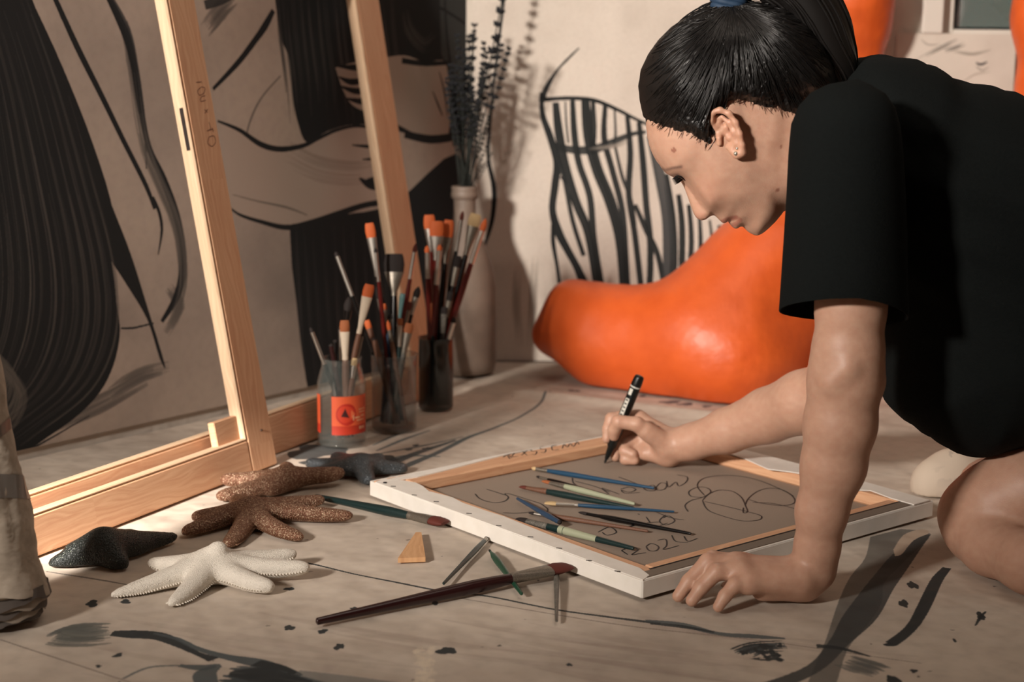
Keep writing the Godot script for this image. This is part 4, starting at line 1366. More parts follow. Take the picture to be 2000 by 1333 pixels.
func build_person() -> void:
	var t := thing("person", "person in a black T-shirt kneeling and signing the canvas with a marker", "person", Vector3.ZERO)
	var head := head_field()
	var skin := Soup.new()
	# ---- head and neck
	var hs := swell(head.lo, head.h, head.cols, head.rows, head.sq, -MID)
	paint_face(hs)
	skin.join(hs)
	# ---- ears
	for side in [1.0, -1.0]:
		var e := ear(side)
		e.c.resize(e.v.size())
		for i in e.v.size():
			var c := SKIN * Color(1.06, 0.98, 0.95)
			e.c[i] = c
		skin.join(e)
	# ---- arms, hands, legs and the trunk under the shirt
	for b in [near_arm(), far_arm(), legs()]:
		var s: Soup = b
		s.c.resize(s.v.size())
		s.c.fill(SKIN)
		skin.join(s)
	var trunk := Blob.new()
	trunk.k = 0.06
	trunk.chain([at(1610, 295, MID), at(1700, 310, 1.92), at(1880, 440, 1.93), at(2080, 600, 1.95), at(2260, 740, 1.97)], [0.045, 0.060, 0.09, 0.10, 0.11])
	trunk.bone(at(1700, 310, 1.92), 0.05, at(1660, 310, 1.75), 0.045)
	trunk.bone(at(1700, 310, 1.92), 0.05, at(1695, 350, 2.05), 0.045)
	var ts := trunk.soup(0.012)
	ts.c.resize(ts.v.size())
	ts.c.fill(SKIN)
	skin.join(ts)
	var sm := mat(Color(1, 1, 1), 0.48)
	sm.vertex_color_use_as_albedo = true
	triplanar(sm, noise_texture(0.03, Color(0.93, 0.89, 0.88), Color(1, 1, 1), 91), 9.0, bump_texture(0.25, 92, 3.0, 3), 0.12)
	sm.subsurf_scatter_enabled = true
	sm.subsurf_scatter_strength = 0.12
	put("body", skin.mesh(true), sm, t)
	# ---- hair
	var hm := mat(Color(0.055, 0.048, 0.046), 0.40)
	hm.rim_enabled = false
	var hair := put("hair", hair_soup(head).mesh(true), hm, t)
	put("ponytail", ponytail().mesh(), mat(Color(0.062, 0.052, 0.048), 0.42), hair)
	var tie_c := at(1424, 8, MID)
	var tie := Soup.new()
	for k in 3:
		var ring := []
		var dirn := (at(1440, -60, MID) - at(1416, 30, MID)).normalized()
		var f := frame_along(dirn)
		for q in 25:
			var a := TAU * q / 24.0
			ring.append(tie_c + dirn * (k - 1) * 0.006 + (f.x * cos(a) + f.z * sin(a)) * (0.0185 + 0.0012 * sin(a * 5.0 + k)))
		var rr := []
		for q in 25: rr.append(0.0042)
		tie.join(sweep(ring, rr, 8))
	tag(put("hair_tie", tie.mesh(), mat(Color(0.10, 0.20, 0.30), 0.7), hair), "blue hair tie")
	build_shirt(t)
	# ---- face details
	var lash := Soup.new()
	for k in 11:
		var u := k / 10.0
		var root := on_face(head, lerpf(1333, 1321, u), lerpf(351, 343, u), -0.0008)
		var tip := at(lerpf(1318, 1312, u), lerpf(361, 350, u), -root.z - 0.002)
		lash.join(sweep([root, root.lerp(tip, 0.5) + Vector3(0, -0.0006, 0.0004), tip], [0.0007, 0.0005, 0.00015], 5))
	lash.join(sweep([on_face(head, 1338, 353, 0.0), on_face(head, 1331, 346, 0.0002), on_face(head, 1322, 342, 0.0002)], [0.0004, 0.0011, 0.0009], 6))
	put("eyelashes", lash.mesh(), mat(Color(0.02, 0.018, 0.018), 0.5), t)
	for q in [[1437, 300, 0.0027], [1439.5, 290, 0.0019]]:
		put("earring", lathe(ball(q[2]), 14).mesh(), mat(Color(0.85, 0.82, 0.76), 0.18, 0.75), t, at(q[0], q[1], MID - 0.0800))
	build_marker()

func ball(r: float) -> Array:
	var p := []
	for k in 9: p.append([maxf(r * sin(PI * k / 8.0), 0.00001), -r * cos(PI * k / 8.0)])
	return p

const FACE := [[1262, 232], [1263, 250], [1266, 272], [1272, 294], [1281, 312], [1291, 326], [1298, 336], [1309, 343], [1322, 350], [1331, 358], [1337, 370], [1342, 383], [1347, 397], [1352, 411], [1357, 422], [1364, 429], [1372, 431], [1380, 428], [1387, 423], [1394, 421], [1400, 425], [1407, 432], [1413, 436], [1418, 435], [1420, 432], [1423, 434], [1428, 441], [1434, 446], [1440, 446], [1446, 442], [1452, 444], [1459, 451], [1468, 457], [1478, 460], [1489, 455], [1500, 446], [1512, 434], [1524, 420], [1538, 410], [1600, 420], [1660, 390], [1700, 300], [1670, 215], [1622, 195], [1606, 150], [1578, 90], [1528, 42], [1460, 22], [1392, 28], [1342, 50], [1302, 86], [1274, 130], [1263, 180]]

# half widths (cm) of the head over places in its side view, and how quickly it rounds off towards the outline (cm); the nose comes apart
const WIDTHS := [[1450, 110, 7.6, 7.6], [1360, 110, 6.9, 7.0], [1540, 120, 7.2, 7.5], [1340, 215, 6.7, 5.4], [1285, 235, 6.1, 5.0], [1295, 285, 5.8, 4.4], [1335, 295, 6.4, 4.6], [1300, 325, 5.2, 3.0], [1325, 325, 5.8, 3.0], [1318, 346, 4.0, 2.2], [1336, 352, 4.6, 2.6], [1352, 345, 5.9, 3.4],
	[1375, 340, 6.6, 4.2], [1400, 320, 6.9, 4.6], [1410, 280, 7.0, 5.5], [1375, 265, 6.9, 5.5], [1350, 368, 4.2, 2.4], [1366, 366, 5.4, 3.0], [1368, 388, 4.0, 2.4], [1385, 372, 5.9, 3.4], [1388, 402, 3.9, 2.4], [1400, 420, 2.9, 2.0], [1404, 395, 5.0, 3.0], [1414, 430, 2.5, 1.8], [1428, 432, 2.6, 1.8], [1440, 440, 2.5, 1.8],
	[1424, 412, 4.3, 2.8], [1448, 428, 3.4, 2.2], [1448, 405, 4.7, 3.0], [1460, 446, 2.8, 2.2], [1478, 450, 2.9, 2.2], [1475, 425, 4.1, 2.8], [1420, 370, 6.2, 3.8], [1450, 365, 6.2, 3.8], [1435, 325, 6.8, 4.4], [1496, 415, 4.5, 2.8], [1478, 390, 5.3, 3.2], [1488, 355, 5.8, 3.6], [1478, 310, 6.1, 4.2],
	[1514, 365, 5.1, 3.8], [1524, 400, 4.4, 3.4], [1525, 310, 5.5, 4.6], [1480, 250, 6.4, 5.6], [1540, 250, 5.8, 5.6], [1580, 340, 5.4, 5.4], [1640, 290, 6.0, 5.5], [1560, 190, 6.5, 6.6]]
const NOSE_LINE := [[1328, 352], [1340, 362], [1352, 377], [1364, 393], [1376, 406], [1386, 412], [1394, 418], [1398, 426]]

func head_field() -> Dictionary:
	var h := 0.0021
	var poly := side_points(FACE, MID, 3)
	var lo := Vector2(1e3, 1e3)
	var hi := -lo
	for p in poly: lo = lo.min(p); hi = hi.max(p)
	lo -= Vector2.ONE * h * 10; hi += Vector2.ONE * h * 10
	var cols := int((hi.x - lo.x) / h) + 2
	var rows := int((hi.y - lo.y) / h) + 2
	var wp := PackedVector2Array()
	for q in WIDTHS:
		var v := at(q[0], q[1], MID)
		wp.append(Vector2(v.x, v.y))
	var w := PackedFloat32Array()
	w.resize(cols * rows)
	# coarse width field, every fourth point, then bilinear
	var st := 3
	var cc := cols / st + 2
	var rr := rows / st + 2
	var wc := PackedFloat32Array(); wc.resize(cc * rr)
	var rc := PackedFloat32Array(); rc.resize(cc * rr)
	for i in cc:
		for j in rr:
			var p := lo + Vector2(i, j) * h * st
			var sw := 0.0
			var a := 0.0
			var b := 0.0
			for k in wp.size():
				var d2 := p.distance_squared_to(wp[k])
				var wt := exp(-d2 / (2.0 * 0.0115 * 0.0115)) + 1e-9 / (d2 + 1e-6)
				sw += wt; a += wt * WIDTHS[k][2]; b += wt * WIDTHS[k][3]
			wc[i * rr + j] = a / sw * 0.01
			rc[i * rr + j] = b / sw * 0.01
	var crease := side_points(NOSE_LINE, MID)
	var nose_box := Rect2(at(1320, 440, MID).x, at(1320, 440, MID).y, 0.055, 0.06)
	for i in cols:
		for j in rows:
			var p := lo + Vector2(i, j) * h
			var s := outline_distance(p, poly)
			if s < -h * 4.0:
				w[i * rows + j] = -0.02
				continue
			var fi := float(i) / st
			var fj := float(j) / st
			var i0 := int(fi); var j0 := int(fj)
			var u := fi - i0; var v := fj - j0
			var k0 := i0 * rr + j0
			var wm := lerpf(lerpf(wc[k0], wc[k0 + rr], u), lerpf(wc[k0 + 1], wc[k0 + rr + 1], u), v)
			var rm := lerpf(lerpf(rc[k0], rc[k0 + rr], u), lerpf(rc[k0 + 1], rc[k0 + rr + 1], u), v)
			if nose_box.has_point(p):                    # the ridge, tip and wing of the nose
				var best := 1e9
				var sd := 0.0
				for q in crease.size() - 1:
					var ab := crease[q + 1] - crease[q]
					var ap := p - crease[q]
					var e := ap - ab * clampf(ap.dot(ab) / ab.length_squared(), 0.0, 1.0)
					if e.length_squared() < best:
						best = e.length_squared()
						sd = sqrt(best) * (1.0 if ab.cross(ap) > 0.0 else -1.0)
				var wing := p.distance_to(Vector2(at(1382, 418, MID).x, at(1382, 418, MID).y))
				var along := clampf((p.y - nose_box.position.y) / 0.05, 0.0, 1.0)
				var nw := lerpf(0.0135, 0.0105, along) + 0.0045 * exp(-wing * wing / (2.0 * 0.0045 * 0.0045))
				var nr := 0.0115
				var cheek := smoothstep(-0.0015, 0.0075, sd)
				wm = lerpf(nw, wm, cheek)
				rm = lerpf(nr, rm, cheek)
			var x := s / rm
			w[i * rows + j] = wm * sqrt(1.0 - (1.0 - minf(x, 1.0)) * (1.0 - minf(x, 1.0))) if x > 0.0 else s
	# creases and swellings, in centimetres at places of the side view
	var marks := [[[[1331, 351], [1342, 357], [1350, 366]], 4.0, -0.16], [[[1300, 330], [1315, 326], [1335, 327]], 6.0, 0.12], [[[1320, 341], [1332, 346]], 4.5, -0.2], [[[1385, 414], [1392, 420]], 3.0, -0.18], [[[1421, 432], [1429, 424], [1444, 426], [1456, 428]], 2.4, -0.34], [[[1381, 427], [1386, 423]], 2.2, -0.55], [[[1424, 440], [1438, 434], [1448, 431]], 4.0, 0.10], [[[1406, 430], [1420, 422], [1438, 421]], 4.0, 0.07], [[[1446, 440], [1460, 434]], 4.0, -0.10], [[[1384, 405], [1398, 412], [1412, 417]], 4.0, -0.08], [[[1378, 424], [1384, 420]], 3.0, 0.10], [[[1500, 375], [1512, 395], [1524, 404]], 9.0, -0.22]]
	var one := at(1400, 300, MID).distance_to(at(1401, 300, MID))
	for m in marks:
		var l := PackedVector2Array()
		var mlo := Vector2(1e3, 1e3)
		var mhi := -mlo
		for q in m[0]:
			var v := at(q[0], q[1], MID)
			l.append(Vector2(v.x, v.y)); mlo = mlo.min(l[-1]); mhi = mhi.max(l[-1])
		var r: float = m[1] * one * 2.5
		for i in range(maxi(0, int((mlo.x - r - lo.x) / h)), mini(cols, int((mhi.x + r - lo.x) / h) + 1)):
			for j in range(maxi(0, int((mlo.y - r - lo.y) / h)), mini(rows, int((mhi.y + r - lo.y) / h) + 1)):
				var k := i * rows + j
				if w[k] <= 0.0: continue
				var d: float = line_distance(lo + Vector2(i, j) * h, l) / (m[1] * one)
				w[k] = maxf(0.0003, w[k] + m[2] * 0.01 * exp(-d * d) * minf(1.0, w[k] / 0.01))
	# two rounds of smoothing away from the outline
	for round_ in 5:
		var c := w.duplicate()
		for i in range(1, cols - 1):
			for j in range(1, rows - 1):
				var k := i * rows + j
				if c[k] > 0.012 and c[k - 1] > 0.004 and c[k + 1] > 0.004 and c[k - rows] > 0.004 and c[k + rows] > 0.004:
					w[k] = c[k] * 0.4 + (c[k - 1] + c[k + 1] + c[k - rows] + c[k + rows]) * 0.15
	var sq := PackedFloat32Array()
	sq.resize(w.size())
	for k in w.size(): sq[k] = w[k] * w[k] if w[k] > 0.0 else w[k] * 0.05
	return {"lo": lo, "h": h, "cols": cols, "rows": rows, "sq": sq, "w": w}

func paint_face(s: Soup) -> void:
	s.c.resize(s.v.size())
	for i in s.v.size():
		var c := SKIN
		var p := pix(s.v[i])
		if p.x < 1480.0 and p.y > 280.0:
			var cheek := p.distance_to(Vector2(1385, 375))
			if cheek < 50.0: c = c.lerp(Color(0.62, 0.30, 0.21), 0.35 * (1.0 - cheek / 50.0))
			var nose := p.distance_to(Vector2(1366, 425))
			if nose < 18.0: c = c.lerp(Color(0.60, 0.27, 0.19), 0.4 * (1.0 - nose / 18.0))
			var lips := near_line(p, [[1411, 433], [1424, 428], [1438, 425]])
			var low := near_line(p, [[1430, 441], [1438, 437], [1446, 430]])
			if minf(lips, low) < 6.0: c = c.lerp(Color(0.42, 0.15, 0.11), 0.75 * smoothstep(6.0, 2.5, minf(lips, low)))
			var brow := near_line(p, [[1292, 330], [1300, 333], [1312, 329], [1330, 326]])
			if brow < 5.0: c = c.lerp(Color(0.10, 0.06, 0.05), 0.8 * (1.0 - brow / 5.0))
			var lid := near_line(p, [[1312, 343], [1324, 342], [1334, 351]])
			if lid < 5.0: c = c.lerp(Color(0.13, 0.07, 0.06), 0.75 * (1.0 - lid / 5.0))
		for q in [[1316, 293, 4.5], [1526, 286, 3.2], [1519, 371, 3.2], [1382, 276, 0.0]]:
			var d: float = p.distance_to(Vector2(q[0], q[1]))
			if d < q[2]: c = c.lerp(Color(0.25, 0.09, 0.06), 0.75)
		s.c[i] = c

func ear(side: float) -> Soup:
	var b := Blob.new()
	b.k = 0.0036
	var P := func(px: float, py: float, out: float) -> Vector3:
		var p := at(px, py, MID - out)
		return Vector3(p.x, p.y, -MID + side * out)
	# rim from its root over the top to the lobe
	b.chain([P.call(1400, 256, 0.0675), P.call(1388, 236, 0.0735), P.call(1392, 219, 0.0770), P.call(1406, 215, 0.0795), P.call(1424, 222, 0.0815), P.call(1437, 240, 0.0825), P.call(1445, 262, 0.0822), P.call(1449, 284, 0.0800), P.call(1448, 298, 0.0775)], [0.0024, 0.0030, 0.0031, 0.0031, 0.0031, 0.0031, 0.0030, 0.0034, 0.0050])
	b.chain([P.call(1448, 298, 0.0775), P.call(1440, 302, 0.0755), P.call(1430, 296, 0.073)], [0.0050, 0.0046, 0.0036])
	# inner fold
	b.chain([P.call(1410, 228, 0.0740), P.call(1424, 240, 0.0768), P.call(1433, 258, 0.0780), P.call(1437, 280, 0.0760), P.call(1430, 292, 0.0735)], [0.0022, 0.0028, 0.0030, 0.0030, 0.0030])
	b.bone(P.call(1405, 281, 0.0715), 0.0030, P.call(1404, 270, 0.0720), 0.0032)
	# the plate that carries them
	for q in [[1396, 228], [1408, 230], [1424, 242], [1434, 260], [1440, 280], [1440, 292], [1400, 244], [1412, 250], [1424, 268], [1404, 262], [1430, 284]]:
		b.bone(P.call(q[0], q[1], 0.060), 0.007, P.call(q[0] + 1, q[1] + 1, 0.0705 if q[0] > 1420 else 0.0680), 0.0046)
	b.bone(P.call(1444, 262, 0.064), 0.004, P.call(1443, 262, 0.0755), 0.0034)
	b.bone(P.call(1418, 258, 0.060), 0.006, P.call(1418, 258, 0.0680), 0.0040)
	b.bone(P.call(1420, 286, 0.060), 0.006, P.call(1422, 287, 0.0690), 0.0036)
	return b.soup(0.0015)

# hair over the skull: as wide as the head plus its own thickness, combed towards the tie
const HAIR_OUT := [[1262, 240], [1256, 226], [1250, 198], [1247, 168], [1252, 136], [1266, 106], [1286, 78], [1312, 52], [1342, 32], [1376, 17], [1406, 9], [1436, 6], [1480, 4], [1530, 14], [1574, 44], [1606, 86], [1628, 132], [1638, 180], [1622, 214], [1580, 228], [1549, 231]]
const HAIR_LINE := [[1549, 231], [1520, 227], [1489, 217], [1462, 207], [1440, 201], [1420, 199], [1402, 203], [1388, 218], [1385, 240], [1383, 262], [1380, 277], [1370, 283], [1358, 275], [1344, 268], [1330, 262], [1314, 259], [1298, 257], [1282, 252], [1270, 246], [1262, 240]]

func hair_soup(head: Dictionary) -> Soup:
	var h: float = head.h
	var poly := side_points(HAIR_OUT + HAIR_LINE.slice(1, -1), MID)
	var rim := side_points(HAIR_OUT, MID)
	var line := side_points(HAIR_LINE, MID)
	var tie := at(1424, 8, MID)
	var n := FastNoiseLite.new()
	n.seed = 12
	n.frequency = 1.0
	n.fractal_octaves = 3
	var lo: Vector2 = head.lo
	var cols: int = head.cols
	var rows: int = head.rows
	var sq := PackedFloat32Array()
	sq.resize(cols * rows)
	for i in cols:
		for j in rows:
			var k := i * rows + j
			var p := lo + Vector2(i, j) * h
			var s := outline_distance(p, poly)
			if s <= -h * 3.0:
				sq[k] = -0.001
				continue
			var dr := line_distance(p, rim)
			var dl := line_distance(p, line)
			var to := p - Vector2(tie.x, tie.y)
			var ang := atan2(to.y, to.x)
			# uneven edge of the hairline
			var fray := n.get_noise_2d(ang * 60.0, 3.0) * 0.004
			var x := clampf(dr / 0.078, 0.0, 1.0)
			var dome := 0.083 * sqrt(1.0 - (1.0 - x) * (1.0 - x))
			var hw: float = maxf(head.w[k], 0.0)
			var comb := n.get_noise_2d(ang * 26.0, 11.0 + to.length() * 4.0) * 0.0016 + n.get_noise_2d(ang * 75.0, to.length() * 7.0) * 0.0011
			var thick := smoothstep(-0.001, 0.015, dl + fray - 0.001)
			var w := lerpf(hw - 0.003, maxf(dome, hw + 0.004) + comb, thick)
			if s < 0.0: sq[k] = s * 0.05
			elif dl + fray < 0.0008 and dr > 0.006: sq[k] = (hw - 0.004) * (hw - 0.004) if hw > 0.004 else -0.0001
			else:
				w = minf(w, sqrt(maxf(0.0, 2.0 * 0.05 * s + s * s)) + (0.0 if dr < dl else 1.0)) + comb * minf(1.0, w / 0.02)
				sq[k] = w * w if w > 0.0 else -0.00001
	var out := swell(lo, h, cols, rows, sq, -MID)
	# single strands lie on the surface, combed to the tie; short ones soften the hairline
	rng.seed = 33
	var strands := Soup.new()
	for k in 840:
		var short := k >= 770
		var u := rng.randf()
		var from: Vector2
		if short or k % 2 == 0:
			var f := u * (line.size() - 1)
			from = line[int(f)].lerp(line[mini(int(f) + 1, line.size() - 1)], f - int(f))
		else:
			var f := u * (rim.size() - 1)
			from = rim[int(f)].lerp(rim[mini(int(f) + 1, rim.size() - 1)], f - int(f))
		var aim := Vector2(tie.x, tie.y) - from
		var side := aim.normalized().orthogonal()
		var a := 0.0 if not short else -rng.randf_range(0.0, 0.035)
		var b := rng.randf_range(0.86, 0.99) if not short else rng.randf_range(0.06, 0.2)
		if not short: a = rng.randf_range(0.0, 0.2)
		var bow := rng.randf_range(-0.008, 0.008)
		var pts := []
		var rad := []
		var steps := 9 if not short else 5
		var up := rng.randf_range(0.0003, 0.0011)
		var z_side := 1.0 if rng.randf() < 0.8 else -1.0
		for q in steps + 1:
			var v := lerpf(a, b, float(q) / steps)
			var p := from + aim * v + side * bow * sin(v * PI) * (3.0 if short else 1.0)
			var i := clampi(int(round((p.x - lo.x) / h)), 0, cols - 1)
			var j := clampi(int(round((p.y - lo.y) / h)), 0, rows - 1)
			var ww := maxf(sqrt(maxf(sq[i * rows + j], 0.0)), maxf(head.w[i * rows + j], 0.0))
			pts.append(Vector3(p.x, p.y, -MID + z_side * (ww + up)))
			rad.append((0.00055 if not short else 0.00022) * (0.4 if q == 0 or q == steps else 1.0))
		strands.join(sweep(pts, rad, 4))
	strands.smooth()
	out.join(strands)
	return out

func ponytail() -> Soup:
	var s := Soup.new()
	rng.seed = 31
	var path := [at(1420, 14, MID), at(1440, -22, MID), at(1490, -46, MID), at(1552, -22, MID + 0.004), at(1596, 40, MID + 0.008), at(1622, 110, MID + 0.012), at(1634, 180, MID + 0.02), at(1640, 260, MID + 0.03)]
	var wide := [0.012, 0.016, 0.026, 0.033, 0.034, 0.030, 0.026, 0.018]
	path = spline(path, 6)
	wide = spline(wide, 6)
	s.join(sweep(path, wide, 18))
	for k in 60:
		var a := rng.randf() * TAU
		var rr := rng.randf_range(0.80, 1.06)
		var lift := rng.randf_range(-0.12, 0.12)
		var pts := []
		var rad := []
		for i in path.size():
			var u := float(i) / (path.size() - 1)
			var t: Vector3 = path[mini(i + 1, path.size() - 1)] - path[maxi(i - 1, 0)]
			var f := frame_along(t)
			var aa := a + lift * sin(u * 5.0 + k)
			pts.append(path[i] + (f.x * cos(aa) + f.z * sin(aa)) * wide[i] * rr)
			rad.append(lerpf(0.0026, 0.0014, u) * rng.randf_range(0.9, 1.1))
		s.join(sweep(pts, rad, 6))
	return s

func near_arm() -> Soup:
	var b := Blob.new()
	b.k = 0.012
	var P := func(px: float, py: float, d: float) -> Vector3: return at(px, py, d)
	b.chain([P.call(1660, 290, 1.735), P.call(1664, 480, 1.725), P.call(1662, 600, 1.725), P.call(1656, 690, 1.725), P.call(1651, 742, 1.727), P.call(1641, 830, 1.73), P.call(1628, 910, 1.735), P.call(1605, 1000, 1.74), P.call(1596, 1070, 1.745), P.call(1588, 1112, 1.75)], [0.054, 0.042, 0.0368, 0.0378, 0.0398, 0.0388, 0.0350, 0.0278, 0.0243, 0.0240])
	b.bone(P.call(1688, 722, 1.728), 0.016, P.call(1698, 745, 1.728), 0.014)        # point of the elbow
	b.bone(P.call(1625, 745, 1.700), 0.012, P.call(1655, 720, 1.692), 0.010)
	# heel and back of the hand
	b.bone(P.call(1588, 1112, 1.75), 0.0240, P.call(1562, 1130, 1.75), 0.0225)
	b.bone(fl(1574, 1147, 0.0168), 0.0160, fl(1490, 1152, 0.0150), 0.0135)
	b.bone(P.call(1560, 1134, 1.775), 0.018, P.call(1500, 1132, 1.79), 0.014)
	var mcp := [P.call(1448, 1102, 1.772), P.call(1438, 1104, 1.752), P.call(1444, 1118, 1.734), P.call(1462, 1140, 1.718)]
	for k in 4:
		b.bone(P.call(1560, 1120 + k * 4, 1.768 - k * 0.012), 0.0175, mcp[k], [0.0115, 0.0118, 0.0115, 0.0105][k])
	for k in 3: b.bone(mcp[k], 0.0100, mcp[k + 1], 0.0100)
	var f := Blob.new()
	f.k = 0.0032
	f.chain([mcp[0], P.call(1392, 1092, 1.765), P.call(1362, 1120, 1.760), fl(1344, 1150, 0.0075)], [0.0110, 0.0094, 0.0082, 0.0070])
	f.chain([mcp[1], P.call(1383, 1098, 1.748), P.call(1346, 1136, 1.740), fl(1325, 1165, 0.0074)], [0.0114, 0.0100, 0.0086, 0.0072])
	f.chain([mcp[2], P.call(1400, 1118, 1.730), P.call(1370, 1148, 1.726), fl(1351, 1174, 0.0072)], [0.0110, 0.0096, 0.0083, 0.0070])
	f.chain([mcp[3], P.call(1436, 1143, 1.712), P.call(1416, 1165, 1.706), fl(1403, 1186, 0.0066)], [0.0100, 0.0087, 0.0075, 0.0064])
	f.chain([P.call(1530, 1138, 1.79), P.call(1480, 1140, 1.808), P.call(1446, 1146, 1.810), P.call(1420, 1148, 1.806)], [0.014, 0.0108, 0.0094, 0.0078])
	b.take(f, mcp, 0.006)
	return b.soup(0.0022)

func far_arm() -> Soup:
	var b := Blob.new()
	b.k = 0.010
	var P := func(px: float, py: float, d: float) -> Vector3: return at(px, py, d)
	b.chain([P.call(1700, 350, 2.040), P.call(1665, 600, 2.130), P.call(1632, 762, 2.170), P.call(1570, 786, 2.205), P.call(1500, 812, 2.255), P.call(1420, 842, 2.288), P.call(1350, 864, 2.318), P.call(1308, 874, 2.330)], [0.05, 0.043, 0.043, 0.0445, 0.0395, 0.0325, 0.0262, 0.0252])
	var mcp := [P.call(1246, 819, 2.360), P.call(1256, 834, 2.370), P.call(1264, 852, 2.362), P.call(1274, 872, 2.350)]
	for k in 4:
		b.bone(P.call(1306, 862 + k * 8, 2.336), 0.0195, mcp[k], [0.0125, 0.0125, 0.012, 0.0115][k])
	b.bone(mcp[0], 0.0115, mcp[1], 0.0115)
	b.bone(mcp[1], 0.0115, mcp[2], 0.0115)
	b.bone(mcp[2], 0.0115, mcp[3], 0.0115)
	b.bone(P.call(1304, 892, 2.330), 0.0125, P.call(1262, 886, 2.336), 0.0115)
	b.bone(P.call(1300, 868, 2.320), 0.017, P.call(1262, 842, 2.310), 0.0135)      # ball of the thumb
	var f := Blob.new()
	f.k = 0.003
	f.chain([P.call(1270, 848, 2.312), P.call(1244, 829, 2.308), P.call(1208, 824, 2.311), P.call(1200, 840, 2.317), P.call(1199, 852, 2.320)], [0.0135, 0.0112, 0.0100, 0.0096, 0.0080])      # thumb
	f.chain([mcp[0], P.call(1220, 814, 2.362), P.call(1194, 818, 2.357), P.call(1187, 838, 2.350), P.call(1185, 858, 2.346)], [0.0118, 0.0102, 0.0093, 0.0082, 0.0070])
	f.chain([mcp[1], P.call(1214, 848, 2.368), P.call(1203, 872, 2.360), P.call(1202, 893, 2.356)], [0.0115, 0.0098, 0.0086, 0.0074])
	f.chain([mcp[2], P.call(1228, 868, 2.352), P.call(1220, 881, 2.338), P.call(1236, 888, 2.330)], [0.0110, 0.0095, 0.0088, 0.0076])
	f.chain([mcp[3], P.call(1232, 888, 2.342), P.call(1221, 898, 2.336), P.call(1240, 900, 2.330)], [0.0105, 0.0088, 0.0080, 0.0070])
	b.take(f, mcp, 0.006)
	return b.soup(0.0022)

func legs() -> Soup:
	var b := Blob.new()
	b.k = 0.014
	var P := func(px: float, py: float, d: float) -> Vector3: return at(px, py, d)
	# thigh and knee
	b.chain([P.call(1913, 1008, 1.90), P.call(1950, 988, 1.89), P.call(2012, 960, 1.88), P.call(2260, 850, 1.90)], [0.051, 0.054, 0.059, 0.078])
	b.chain([P.call(2260, 850, 1.93), P.call(2300, 820, 1.96)], [0.1, 0.11])
	b.chain([fl(1915, 1045, 0.040), fl(1935, 1066, 0.036), fl(2012, 1100, 0.036), fl(2200, 1150, 0.042), fl(2380, 1190, 0.036)], [0.040, 0.035, 0.035, 0.041, 0.034])
	# the other leg
	var o := Blob.new()
	o.k = 0.02
	o.chain([P.call(1936, 958, 2.07), P.call(2050, 925, 2.08), P.call(2260, 850, 2.05)], [0.045, 0.058, 0.08])
	o.chain([fl(1940, 975, 0.046), fl(2100, 975, 0.046), fl(2300, 985, 0.04)], [0.043, 0.045, 0.04])
	var s := b.soup(0.005)
	s.join(o.soup(0.008))
	return s

# ---------------------------------------------------------------- the T-shirt
const SHIRT := [[1612, 175], [1640, 142], [1676, 116], [1715, 110], [1760, 114], [1806, 125], [1838, 140], [1862, 158], [1900, 164], [1950, 175], [2000, 190], [2120, 240], [2260, 330], [2330, 480], [2330, 720], [2260, 830], [2130, 862], [2000, 864], [1950, 872], [1915, 883], [1882, 885], [1850, 872], [1800, 842], [1762, 814], [1734, 788], [1722, 740], [1712, 640], [1680, 560], [1620, 480], [1580, 400], [1568, 320], [1575, 240]]

